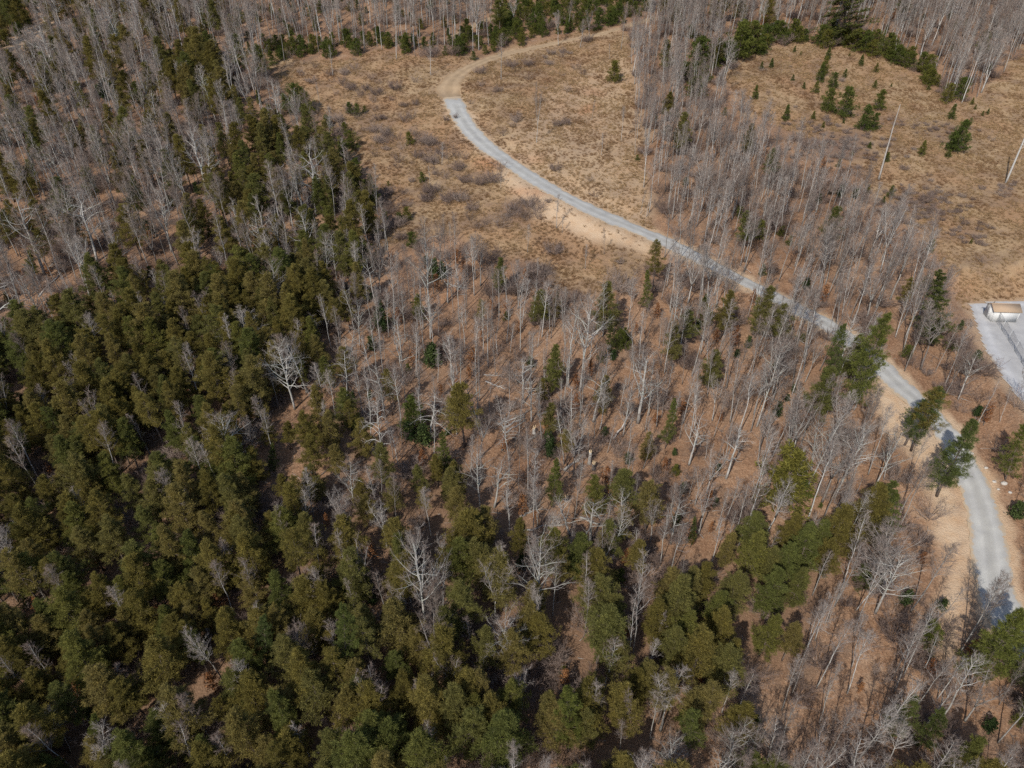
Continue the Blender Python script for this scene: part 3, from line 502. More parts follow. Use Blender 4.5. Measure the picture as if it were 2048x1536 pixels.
# ------------------------------------------------------------------ trees that can be told apart in the photograph: foot pixel, tip pixel, form, width, label
def lean_h(b, t):
    B = at(*b); B[2] = height(B[0], B[1]); T = top_above(B, *t); v = T - B; h = np.linalg.norm(v); v = v / h
    v = unit(np.array([v[0], v[1], max(v[2], .75)])); return B, h, v
def exh(kind, rows):
    for b, h, form, w, lab in rows:
        B = at(*b); B[2] = height(B[0], B[1]); kind.put(B, h, form, w, label=lab, prio=1e3)
def ex(kind, rows):
    for r in rows:
        b, t, form, w, lab = r; B, h, v = lean_h(b, t); kind.put(B, h, form, w, lean=v, label=lab, prio=1e3)
ex(HW, [
 ((859, 635), (848, 451), 'spreading', .75, 'tall pale tree with wide fan of branches at upper left of the orange slope'),
 ((751, 609), (733, 517), 'gnarled', .7, 'crooked pale tree beside the pines at left edge of the orange slope'),
 ((789, 647), (779, 514), 'tall', 1., None), ((798, 598), (795, 505), 'slender', 1., None),
 ((891, 535), (885, 430), 'tall', .8, 'straight pale trunk, left of two at the lower edge of upper clearing'),
 ((913, 556), (909, 430), 'tall', .8, 'straight pale trunk, right of two at the lower edge of upper clearing'),
 ((761, 704), (753, 598), 'slender', 1., None), ((995, 709), (988, 633), 'forked', 1., None),
 ((1036, 617), (1044, 531), 'forked', 1.2, 'forked white-limbed tree just below the upper clearing'),
 ((951, 704), (950, 630), 'slender', .9, None), ((965, 545), (962, 500), 'sapling', 1.2, None),
 ((1136, 774), (1143, 600), 'bent', .75, 'slender white trunk with a bend, alone on bare orange ground'),
 ((1160, 781), (1187, 598), 'spreading', .85, 'tall grey tree with broad twiggy crown leaning right on the orange slope'),
 ((1256, 774), (1266, 695), 'slender', .9, None), ((1277, 733), (1287, 624), 'slender', .9, None), ((1321, 732), (1331, 638), 'slender', .9, None), ((1318, 695), (1327, 624), 'slender', .9, None),
 ((1090, 777), (1089, 700), 'slender', .7, None), ((1062, 760), (1064, 667), 'slender', .8, None), ((1125, 663), (1130, 577), 'slender', .8, None),
 ((1200, 859), (1217, 773), 'forked', 1., 'small forked pale tree in front of an olive pine on the slope'),
 ((1276, 845), (1297, 715), 'gnarled', 1.25, 'big tree with thick white crooked limbs near right corner of the orange slope'),
 ((590, 818), (556, 691), 'spreading', 1.1, 'large pale spreading tree at left of the open slope, nearest the pines'),
 ((615, 785), (574, 688), 'gnarled', 1., 'leaning white-barked tree behind the large spreading one at left'),
 ((629, 823), (620, 770), 'gnarled', .9, None), ((695, 807), (690, 702), 'droopy', .9, 'pale tree with drooping curved limbs among olive pines'),
 ((697, 730), (707, 660), 'gnarled', 1., None), ((720, 700), (716, 600), 'spreading', .8, 'pale tree with full rounded twig crown left of the orange slope'),
 ((781, 799), (776, 720), 'slender', .8, None), ((769, 769), (758, 658), 'tall', .8, 'tall white trunk left of the leaf-littered opening'),
 ((635, 685), (620, 628), 'gnarled', 1.1, None), ((754, 850), (757, 776), 'round', .5, 'vase-shaped pale tree among the pines on the lower slope'),
 ((685, 864), (682, 800), 'slender', .8, None), ((764, 957), (755, 803), 'droopy', .6, 'tall pale tree with shaggy hanging twigs among lower pines'), ((765, 1010), (759, 920), 'slender', 1., None),
 ((859, 880), (868, 790), 'droopy', 1.3, 'white tree with weeping arched crown in the middle of the slope'),
 ((914, 869), (898, 780), 'forked', .9, None), ((967, 874), (930, 770), 'gnarled', .8, 'pale trunk leaning left beside the fallen logs'),
 ((1020, 822), (1017, 725), 'slender', .9, None), ((1018, 921), (1006, 835), 'droopy', .9, 'tree with drooping white branches just below the fallen logs'),
 ((1056, 992), (1053, 850), 'tall', .6, 'straight grey trunk in front of fallen logs, right of a darker twin'), ((1037, 978), (1040, 868), 'slender', .7, None),
 ((960, 1017), (953, 890), 'spreading', .8, 'pale open-branched tree at lower centre, left of bright pine'), ((989, 1014), (1003, 920), 'gnarled', 1., None),
 ((1128, 928), (1121, 820), 'bent', .7, 'thin arched trunk, left of two above the broken stump'), ((1138, 904), (1131, 815), 'bent', .6, 'thin arched trunk, right of two above the broken stump'),
 ((1249, 990), (1262, 895), 'slender', .8, None), ((1258, 986), (1271, 890), 'slender', .8, None), ((1180, 1085), (1186, 1005), 'gnarled', 1.5, 'low crooked tree with white sprawling limbs at bottom of the orange slope'),
 ((1140, 1070), (1120, 1000), 'gnarled', 1.4, None), ((1300, 1085), (1308, 1000), 'forked', 1., None), ((1390, 1010), (1405, 935), 'forked', .9, None), ((1350, 1030), (1372, 950), 'forked', .9, None), ((1240, 1060), (1245, 985), 'gnarled', 1., None),
 ((1514, 852), (1568, 690), 'spreading', .7, 'thick grey trunk with tall crown, right of the orange slope corner'),
 ((1582, 919), (1612, 795), 'forked', 1., None), ((1618, 968), (1683, 838), 'spreading', .7, 'grey tree with arching crown, left of row below the road'), ((1645, 944), (1705, 835), 'forked', .9, None),
 ((1669, 996), (1741, 855), 'spreading', .75, 'tall grey tree with arching crown, middle of row below the road'), ((1567, 944), (1594, 800), 'forked', .9, None),
 ((1748, 979), (1806, 862), 'spreading', .8, 'broad-crowned grey tree, right end of row below the sandy verge'), ((1813, 966), (1861, 860), 'tall', .7, 'single smooth grey trunk beside the sandy verge'),
 ((1610, 764), (1647, 672), 'forked', .8, None), ((1611, 703), (1640, 640), 'forked', .7, None), ((1708, 820), (1768, 685), 'tall', .9, 'tall dark trunk reaching up across the gravel road'),
 ((1809, 874), (1834, 822), 'sapling', 1., None), ((1743, 837), (1768, 775), 'sapling', 1., None), ((1631, 851), (1665, 750), 'slender', .8, None), ((1645, 853), (1678, 755), 'slender', .8, None), ((1660, 830), (1690, 748), 'slender', .8, None), ((1690, 815), (1720, 735), 'slender', .8, None),
 ((1887, 777), (1942, 648), 'slender', .8, None), ((1871, 742), (1917, 650), 'slender', .8, None), ((1916, 799), (1957, 705), 'spreading', .9, 'pale-limbed tree between the road and the gravel lot'), ((1950, 860), (1995, 760), 'slender', .8, None), ((1990, 862), (2022, 775), 'slender', .8, None), ((2035, 850), (2060, 740), 'forked', .9, None),
 ((1922, 1302), (2008, 1150), 'tall', .75, 'pale twin-looking trunk leaning over the end of the gravel road'), ((1926, 1297), (2018, 1160), 'slender', .8, None),
 ((1809, 1347), (1873, 1210), 'tall', .75, 'grey trunk left of the narrow end of the sandy verge'), ((1768, 1192), (1775, 1062), 'round', 1.15, 'wide round brown-grey bare crown at right, by the sandy verge'),
 ((1843, 1350), (1876, 1270), 'sapling', 1., None), ((2018, 1337), (2062, 1240), 'slender', 1., None), ((1650, 1248), (1683, 1165), 'slender', .8, None), ((1655, 1246), (1690, 1163), 'slender', .8, None), ((1608, 1312), (1645, 1205), 'slender', .8, None), ((1584, 1388), (1620, 1300), 'slender', .8, None),
 ((1649, 1407), (1680, 1330), 'slender', .8, None), ((1722, 1515), (1792, 1428), 'tall', .7, 'thick pale trunk at the bottom right edge'), ((1998, 1410), (2050, 1325), 'tall', .7, None),
 ((1073, 1243), (1081, 1068), 'spreading', .75, 'large silver-grey open tree among pines at lower centre'), ((851, 1265), (830, 1095), 'spreading', .85, 'wide hazy grey-branched tree among lower pines, left of centre'), ((880, 1270), (868, 1170), 'round', .6, None),
 ((989, 1244), (999, 1115), 'forked', .9, 'crooked forked grey tree between two lower pines'), ((887, 1151), (884, 1072), 'forked', .8, None), ((907, 1241), (920, 1175), 'sapling', 1., None), ((1256, 1340), (1274, 1200), 'slender', .7, None), ((1264, 1320), (1290, 1110), 'slender', .7, None),
 ((752, 1323), (748, 1255), 'slender', .6, None), ((837, 1443), (831, 1362), 'slender', .7, None), ((602, 1355), (595, 1258), 'round', .62, 'round silvery bare crown in a gap between lower left pines'), ((690, 1102), (678, 1010), 'round', .5, 'fan-shaped grey bare tree among pines below the slope'),
 ((63, 1347), (29, 1278), 'slender', 1., None), ((277, 1231), (266, 1175), 'sapling', 1., None), ((373, 1248), (360, 1180), 'sapling', 1., None), ((425, 1306), (415, 1258), 'sapling', 1., None),
 ((557, 644), (543, 520), 'spreading', .75, 'silver feathery bare tree standing among dark pines at left'), ((420, 679), (400, 578), 'forked', .9, 'pale forked tree among dark pines, left of the feathery one'), ((533, 675), (482, 622), 'gnarled', 1.2, 'pale tree sprawling left among the dark pines'), ((456, 709), (440, 650), 'gnarled', 1., None), ((388, 740), (361, 688), 'forked', 1., None),
 ((190, 781), (173, 726), 'forked', 1., None), ((161, 825), (150, 778), 'forked', 1.1, None), ((509, 902), (492, 840), 'round', .62, 'small white vase-shaped tree among olive pines at left corner'), ((655, 560), (650, 470), 'spreading', .6, None), ((590, 556), (583, 490), 'forked', .9, None),
 ((227, 237), (188, 80), 'tall', 1., 'tall pale leaning trunk in the upper left wood'), ((143, 469), (103, 350), 'tall', .8, None), ((65, 473), (37, 350), 'slender', .9, None), ((564, 445), (556, 345), 'round', .85, 'broad rounded bare crown at the middle left wood'), ((420, 470), (408, 395), 'spreading', 1., None), ((478, 480), (465, 400), 'spreading', .8, None),
 ((595, 336), (560, 240), 'tall', .9, 'pale tall tree by the left side of upper clearing'), ((636, 343), (622, 272), 'forked', 1.1, None), ((461, 168), (447, 90), 'spreading', .7, 'small pale branching tree beside the dark upper left pines'), ((153, 172), (112, 50), 'tall', .8, None), ((220, 200), (215, 95), 'forked', .9, None), ((481, 213), (470, 155), 'slender', .9, None),
 ((601, 97), (575, 5), 'tall', .9, None), ((605, 95), (604, 15), 'tall', .7, None), ((770, 82), (763, -5), 'tall', .9, None), ((905, 75), (905, 8), 'tall', .8, 'bare tree standing over the reddish path at the top'), ((793, 90), (790, 5), 'tall', .8, None),
 ((1073, 285), (1078, 182), 'forked', .55, 'white multi-trunk tree alone in the sunny upper clearing'), ((1183, 239), (1190, 200), 'sapling', .9, 'thin bare sapling right of the white multi-trunk tree'), ((1113, 457), (1117, 390), 'sapling', 1.2, 'thin bare tree just below the road, throwing a shadow across the dirt'), ((884, 330), (885, 285), 'sapling', 1.4, None),
 ((1242, 283), (1247, 215), 'slender', .8, None), ((1270, 310), (1272, 225), 'slender', .8, None), ((1290, 352), (1293, 245), 'tall', .6, None), ((1297, 432), (1303, 370), 'slender', .7, None), ((1055, 505), (1058, 450), 'sapling', 1.2, None), ((1170, 538), (1174, 490), 'sapling', 1.2, None),
 ((1865, 152), (1905, 40), 'slender', .9, None), ((1900, 140), (1950, 20), 'slender', .9, None), ((1953, 195), (1990, 80), 'slender', .9, 'slender trunk at the forest corner jutting into the right field'),
])
# two more stems of the white clump in the clearing stand in its own form; conifers follow
ex(HL, [((1691, 88), (1690, -50), 'tiered', 1.75, 'huge dark layered hemlock at the top edge above the right field'), ((1862, 690), (1880, 540), 'tiered', .95, 'tall dark layered conifer in the wood left of the gravel lot'),
        ((1222, 705), (1220, 620), 'tiered', .55, 'narrow dark conifer on the right of the orange slope'), ((886, 944), (885, 862), 'tiered', .8, 'dark conical conifer at the lower middle of the slope'), ((1745, 1075), (1790, 960), 'tiered', .95, 'broad flat-branched green conifer below the sandy verge'), ((545, 942), (544, 886), 'tiered', .8, 'small deep green conical conifer near the left corner of the slope')])
ex(WP, [((696, 1372), (688, 1212), 'tiered', .75, 'big blue-green white pine at lower centre-left'), ((1137, 1502), (1132, 1375), 'tiered', .8, 'large bright white pine at the bottom centre'), ((535, 1350), (528, 1230), 'tiered', .7, 'tall green white pine left of the round silvery crown'),
        ((320, 1090), (320, 1020), 'tiered', .7, 'light green pine at the left, below the slope corner'), ((1330, 897), (1351, 797), 'tiered', .62, 'bright green pine near the right corner of the orange slope'), ((1381, 1095), (1391, 1033), 'tiered', .55, 'small bright green pine at bottom right corner of the slope'), ((1106, 1015), (1114, 918), 'tiered', .85, 'bright yellow-green pine at the bottom of the orange slope'),
        ((1292, 625), (1296, 540), 'tiered', .7, 'grey-green pine at the upper right edge of the orange slope'), ((1697, 825), (1778, 628), 'tiered', .85, 'tall feathery pine leaning over the middle of the gravel road'), ((1650, 780), (1690, 648), 'tiered', .7, None), ((1809, 890), (1882, 775), 'tiered', 1.05, 'dark pine overhanging the gravel road from below'), 
        ((2010, 960), (2050, 850), 'tiered', .9, 'dark green pine at the right edge above the road'),   ((195, 1536), (185, 1430), 'tiered', .8, 'bright green pine at the bottom left'), ((10, 1520), (5, 1415), 'tiered', .7, 'green pine at the bottom left corner'), ((48, 1225), (40, 1150), 'tiered', .55, 'yellow-green pine at the far left edge'), ((1752, 118), (1772, 60), 'tiered', .7, 'blue-green pine at the top of the right field')])
exh(WP, [((1873, 992), 13.5, 'tiered', 1.05, 'large green pine covering the road bend at right'), ((1938, 1372), 14., 'tiered', 1.0, 'big olive pine at the lower right edge beside road'), ((1992, 1352), 12., 'tiered', 1.0, 'olive pine at the right edge, behind the big one'), ((1775, 1480), 9., 'tiered', .8, 'green pine at the bottom right under the sandy verge'), ((1835, 1500), 8., 'tiered', .9, 'small green pine near the bottom right corner')])
ex(PN, [((996, 588), (1001, 515), 'full', .9, 'green pine at lower edge of upper clearing'), ((1075, 650), (1082, 580), 'full', 1.3, 'broad olive pine near the top middle of the orange slope'), ((1110, 640), (1116, 585), 'full', .9, None), ((833, 640), (835, 588), 'full', 1.2, 'small olive pine beside the tall pale fan-branched tree'), ((1104, 790), (1112, 690), 'full', .8, 'upright olive pine in the middle of the orange slope'), ((1080, 805), (1086, 758), 'full', 1., None),
        ((1200, 825), (1212, 752), 'full', 1.1, 'olive pine behind a small forked pale tree'), ((1290, 925), (1300, 865), 'full', 1., None), ((960, 660), (962, 600), 'thin', 1.2, None), ((395, 190), (390, 55), 'full', 1., 'tall dark pine at upper left, above the dense pine patch'), ((362, 190), (355, 80), 'full', 1., None), ((430, 195), (425, 105), 'full', 1., None), ((255, 330), (250, 240), 'full', .9, None), ((250, 345), (245, 215), 'ragged', .8, None),
        ((60, 395), (60, 310), 'ragged', 1., None), ((150, 320), (140, 245), 'ragged', 1., None), ((65, 560), (60, 500), 'full', 1., 'small yellow-green pine at the far left among bare trees')])
def field_conifers():
    L = [(510, 405, 362), (567, 397, 342), (693, 472, 436), (702, 308, 270), (757, 518, 482), (826, 545, 476), (850, 475, 370), (873, 440, 335), (897, 348, 280), (925, 520, 430), (997, 455, 405), (890, 655, 525), (985, 690, 525), (1090, 382, 322), (1178, 424, 372), (1170, 518, 470), (1190, 645, 535), (1105, 762, 630), (1160, 764, 670), (1140, 868, 830),
         (1240, 948, 892), (1262, 1152, 1086), (1222, 1188, 1148), (1443, 908, 825), (1618, 698, 612), (1590, 602, 495), (1660, 582, 462), (1535, 502, 440), (1487, 527, 490), (1425, 412, 350), (1640, 892, 715), (1610, 880, 780), (1705, 832, 790), (1600, 922, 876), (1740, 612, 572), (1832, 668, 636), (1802, 678, 648), (812, 698, 652), (870, 748, 712), (1270, 507, 486), (1025, 328, 308), (650, 705, 615), (740, 325, 300), (990, 722, 695), (470, 580, 500), (1760, 640, 612), (1040, 910, 880), (1735, 1425, 1395), (1495, 1470, 1400)]
    L.sort(key=lambda r: r[0])
    tell = {850: 'lower tree of a tight column of conifers in the right field', 873: 'upper tree of a tight column of conifers in the right field', 890: 'left of two large bushy conifers in the middle of the right field', 985: 'right of two large bushy conifers in the middle of the right field', 1190: 'bushy conifer right of the two large ones in the right field', 1105: 'left half of a touching pair of conifers, left of the pale pole', 1160: 'right half of a touching pair of conifers, left of the pale pole',
            1443: 'small conical conifer in pale grass between the two poles', 1640: 'largest bushy conifer at the right of the field', 1610: 'dense low conifer against the largest bushy one', 1600: 'yellowish low conifer below the largest bushy one', 1618: 'conical conifer above the largest bushy one', 1590: 'left bushy conifer at the forest corner of the right field', 1660: 'right bushy conifer at the forest corner of the right field', 1262: 'small conifer below the foot of the pale pole', 1240: 'tiny conifer touching the pale pole shadow', 826: 'round small conifer under the tight column in the right field', 925: 'bushy conifer right of the tight column in the right field',
            1090: 'bushy conifer at the upper middle of the right field', 510: 'left of two tiny conifers at the upper left of the right field', 567: 'right of two tiny conifers at the upper left of the right field', 897: 'small conifer topping the tight column in the right field', 650: 'slim conifer at the forest edge left of right field'}
    s = .3418
    for x, yb, yt in L:
        B, h, v = lean_h((1348 + x * s, yb * s), (1348 + x * s + (yb - yt) * .06, yt * s))
        YC.put(B, h * 1.05, 'bushy' if x in (890, 985, 1190, 1105, 1160, 1640, 1610, 1705, 1590, 1660, 925, 1600) else 'conical', 1.0 if h > 3 else 1.15, label=tell.get(x), group='young conifers scattered in the right field', prio=1e3)
    for x, yb, yt in [(110, 570, 470), (150, 410, 245), (215, 400, 290), (300, 372, 262), (370, 352, 165), (450, 305, 155), (500, 320, 235), (590, 232, 138), (640, 235, 170), (700, 234, 155), (760, 240, 180), (850, 264, 165), (910, 240, 160), (1060, 300, 190), (1110, 310, 200), (1150, 330, 250), (1290, 375, 285), (1330, 365, 300), (1380, 372, 312), (180, 480, 400), (60, 470, 380), (140, 560, 470)]:
        B, h, v = lean_h((1348 + x * s, yb * s), (1348 + x * s, yt * s)); YC.put(B, h * 1.15, 'bushy', 1.35, group='dark conifers edging the right field', prio=900)
    rg = np.random.default_rng(9)
    for k in range(46):
        f = rg.random(); e_ = np.array([(1370, 165), (1440, 128), (1500, 100), (1600, 84), (1750, 106), (1840, 152), (1880, 190)], float); q_ = along(e_, f); q_ = q_ + rg.normal(0, 5, 2) + [0, -4]
        B = at(*q_); B[2] = height(B[0], B[1]); YC.put(B, rg.uniform(2.5, 5.5), 'bushy', 1.25, group='dark conifers edging the right field', prio=880)
    for u, b, t in [(595, 225, 168), (612, 228, 180), (575, 228, 190), (700, 228, 205), (715, 232, 208), (730, 226, 212), (690, 268, 245), (560, 262, 235), (820, 290, 265), (845, 365, 345), (690, 330, 285), (705, 300, 262), (715, 350, 318), (735, 400, 360), (815, 440, 415), (800, 445, 425), (1228, 165, 122), (1274, 322, 310), (740, 470, 425), (770, 440, 420), (730, 530, 480), (590, 200, 180), (655, 255, 230), (1515, 480, 440), (1810, 715, 690), (1520, 640, 600), (1410, 650, 615), (1590, 995, 940), (1560, 1010, 900), (1850, 1290, 1240), (1350, 950, 930), (1640, 1015, 1005), (1785, 1010, 985), (830, 860, 800), (1240, 700, 660)]:
        B, h, v = lean_h((u, b), (u, t)); YC.put(B, h, 'bushy', 1.1, group='young conifers by the upper clearing and road', prio=800)
field_conifers()
ex(SN, [((1757, 360), (1801, 208), 'post', .9, 'tall pale branchless dead trunk standing in the right field'), ((747, 687), (737, 633), 'snag', .9, 'short broken white snag at left of the orange slope'), ((1090, 778), (1089, 702), 'snag', .6, 'thin white broken-topped snag left of an upright olive pine'),
        ((1144, 722), (1141, 695), 'snag', .7, 'short pale snag stub beside the bent white trunk'), ((1293, 432), (1300, 398), 'snag', .9, 'white snag at the upper edge of road where trees begin')])
for u, b, t in [(765, 662, 618), (865, 735, 690), (1100, 912, 880), (1095, 890, 862), (885, 555, 525), (745, 700, 672), (235, 205, 165), (200, 195, 170), (215, 200, 160), (1350, 945, 932), (1415, 1005, 990), (820, 880, 845), (850, 890, 850), (1060, 735, 715), (735, 600, 570), (1375, 655, 632), (1395, 660, 640), (1255, 925, 905), (1250, 1075, 1062), (1945, 735, 700), (2030, 1035, 1000), (1430, 1012, 1000), (1225, 720, 700), (870, 560, 520), (300, 470, 440), (110, 430, 400), (145, 1090, 1060)]:
    B, h, v = lean_h((u, b), (u, t)); EV.put(B, max(h, 1.5), 'bush', 1.15, group='dark evergreen shrubs under the bare trees', prio=500)
for u, b, t in [(1645 - 5, 290, 282), (912, 238, 228)]:
    B, h, v = lean_h((u, b), (u, t)); SH.put(B, 1.3, 'dense', .7, prio=400, label='tiny dark bush at the edge of the gravel road' if u == 912 else None)
for u, v_, h in [(885, 300, 2.6), (845, 290, 2.4), (795, 325, 2.4), (860, 325, 2.2), (905, 310, 2.5), (930, 320, 2.), (810, 245, 2.2), (720, 190, 2.), (790, 180, 2.3), (830, 165, 2.2), (770, 290, 2.4), (750, 265, 2.2), (705, 180, 2.), (690, 150, 1.8), (1055, 160, 2.2), (1005, 270, 1.8), (1025, 255, 1.8), (1135, 185, 2.), (1150, 140, 2.2), (1165, 150, 2.2), (1035, 425, 3.), (1050, 440, 2.8), (1020, 430, 2.8), (1075, 425, 2.6), (1065, 410, 2.6), (985, 365, 2.6), (1000, 345, 2.4), (960, 370, 2.2), (1000, 455, 2.6), (940, 440, 2.2), (1110, 340, 1.8), (1190, 390, 1.8), (1060, 560, 2.8), (1085, 575, 2.8), (1035, 585, 2.6), (1090, 600, 2.6), (2008, 395, 1.8), (2000, 392, 1.6), (1850, 405, 1.8)]:
    B = at(u, v_); B[2] = height(B[0], B[1]); SH.put(B, h, None, 1.2, prio=300, group='leafless shrubs in the dry grass clearings')

# ------------------------------------------------------------------ the rest of the wood, sown by stand (per square metre: bare tree, pine, young conifer, bare shrub, brown sapling, evergreen shrub)
STANDS = [
 ('lot', LOT_PX, (0, 0, 0, 0, 0, 0)),
 ('sand', SAND, (0, 0, 0, .004, 0, 0)),
 ('trail', TRAIL_UL, (.006, 0, 0, .004, 0, 0)),
 ('thicket', [(880, 112), (895, 78), (960, 50), (1000, 30), (1010, -60), (1330, -60), (1300, 32), (1200, 52), (1060, 86), (940, 120)], (.008, 0, .13, .03, 0, 0)),
 ('thicket', [(520, 98), (560, 72), (700, 82), (745, 98), (690, 116), (610, 112), (540, 120)], (.01, 0, .13, .02, 0, 0)),
 ('thicket', [(870, 85), (760, 70), (700, 75), (760, 100), (870, 112)], (.03, 0, .09, .02, 0, 0)),
 ('thicket', [(-60, -40), (40, -40), (60, 40), (20, 95), (-60, 130)], (.01, .02, .10, .02, 0, 0)),
 ('fieldNW', BARE, (.010, 0, .001, .010, 0, 0)),
 ('fieldE', FIELD_E, (0, 0, .0015, .012, 0, 0)),
 ('fieldNW', FIELD_NW, (.009, 0, .004, .035, .0, 0)),
 ('pinesUL', [(335, 95), (430, 60), (450, 165), (410, 190), (335, 150)], (.01, .11, .01, .01, 0, 0)),
 ('pinesUL', [(430, 170), (520, 185), (560, 230), (640, 255), (730, 300), (745, 380), (700, 400), (600, 300), (480, 250)], (.022, .050, .035, .03, 0, .004)),
 ('pinesUL', [(465, 275), (560, 260), (600, 335), (560, 400), (470, 420), (430, 380)], (.012, .11, .01, .02, 0, 0)),
 ('pinesUL', [(600, 400), (720, 420), (740, 470), (690, 540), (600, 520)], (.028, .065, .01, .02, 0, 0)),
 ('wood_top', [(430, -60), (1010, -60), (1000, 30), (960, 46), (880, 92), (740, 95), (560, 75), (470, 110), (430, 60)], (.065, .002, .02, .05, 0, .004)),
 ('wood_UL', [(-120, -60), (430, -60), (500, 115), (545, 200), (700, 310), (740, 380), (730, 480), (640, 510), (480, 500), (330, 520), (150, 600), (-120, 660)], (.076, .014, .003, .075, .004, .006)),
 ('pines_left', [(-120, 660), (150, 600), (330, 520), (480, 500), (640, 500), (700, 530), (745, 545), (660, 630), (560, 710), (500, 790), (450, 860), (470, 920), (440, 960), (700, 1010), (720, 1300), (600, 1480), (600, 1800), (-120, 1800)], (.028, .150, .008, .10, .014, .005)),
 ('pines_corner', [(560, 720), (650, 640), (700, 690), (690, 760), (760, 850), (830, 900), (900, 860), (960, 960), (1010, 1020), (700, 1010), (440, 960), (470, 900)], (.024, .085, .012, .06, .01, .006)),
 ('pines_low', [(700, 1010), (1010, 1020), (1440, 1100), (1340, 1180), (1320, 1330), (1220, 1480), (1180, 1800), (600, 1800), (600, 1480), (720, 1300)], (.060, .092, .010, .10, .012, .005)),
 ('pines_right', [(1325, 1120), (1440, 1065), (1540, 1035), (1560, 1060), (1640, 1020), (1710, 1060), (1700, 1150), (1620, 1190), (1590, 1290), (1540, 1350), (1440, 1350), (1340, 1320)], (.014, .125, .008, .04, 0, 0)),
 ('pines_low', [(1180, 1800), (1220, 1480), (1320, 1330), (1440, 1350), (1520, 1350), (1560, 1420), (1520, 1800)], (.085, .045, .008, .08, .008, .005)),
 ('slope', [(745, 545), (860, 475), (930, 480), (985, 525), (1105, 578), (1180, 592), (1300, 530), (1340, 650), (1362, 762), (1500, 850), (1436, 1100), (1010, 1020), (960, 960), (900, 860), (830, 900), (760, 850), (690, 760), (700, 690), (650, 640)], (.125, .005, .003, .06, .016, .005)),
 ('standE', [(1255, 70), (1340, 70), (1450, 155), (1500, 225), (1600, 275), (1700, 325), (1765, 405), (1865, 475), (1885, 545), (1938, 607), (1800, 695), (1700, 655), (1500, 562), (1320, 475), (1290, 300), (1272, 180)], (.150, .003, .003, .06, .002, .003)),
 ('wood_TR', [(1330, -60), (2180, -60), (2180, 90), (2060, 90), (1960, 195), (1900, 215), (1850, 160), (1750, 108), (1600, 85), (1490, 105), (1450, 155), (1340, 70), (1255, 70), (1300, 32)], (.125, .004, .004, .05, .003, .003)),
 ('wood_lot', [(1700, 660), (1938, 607), (2015, 745), (2060, 800), (2180, 900), (2180, 1500), (2060, 1200), (2000, 1000), (1960, 930), (1880, 830), (1800, 740)], (.080, .007, .002, .08, .01, .008)),
 ('wood_right', [(1320, 478), (1500, 562), (1700, 655), (1740, 790), (1860, 1000), (1880, 1200), (1900, 1330), (1900, 1800), (1180, 1800), (1220, 1480), (1320, 1330), (1440, 1350), (1540, 1350), (1700, 1150), (1640, 1000), (1500, 850), (1362, 762)], (.155, .010, .003, .06, .006, .005)),
]
ELSE = (.090, .022, .003, .06, .004, .003)
HGT = {'wood_top': (11, 16), 'standE': (8.5, 13.5), 'wood_TR': (10, 15.5), 'wood_UL': (9, 15), 'slope': (4.5, 11.5), 'fieldNW': (3, 6), 'pines_left': (7, 11), 'pines_low': (6.5, 12), 'wood_right': (7.5, 14), 'wood_lot': (8, 13.5), 'pines_right': (6, 9), 'else': (7, 13)}
def stand_of(u, v):
    s = np.full(len(u), -1)
    for i in range(len(STANDS) - 1, -1, -1): s[inside(STANDS[i][1], u, v)] = i
    return s
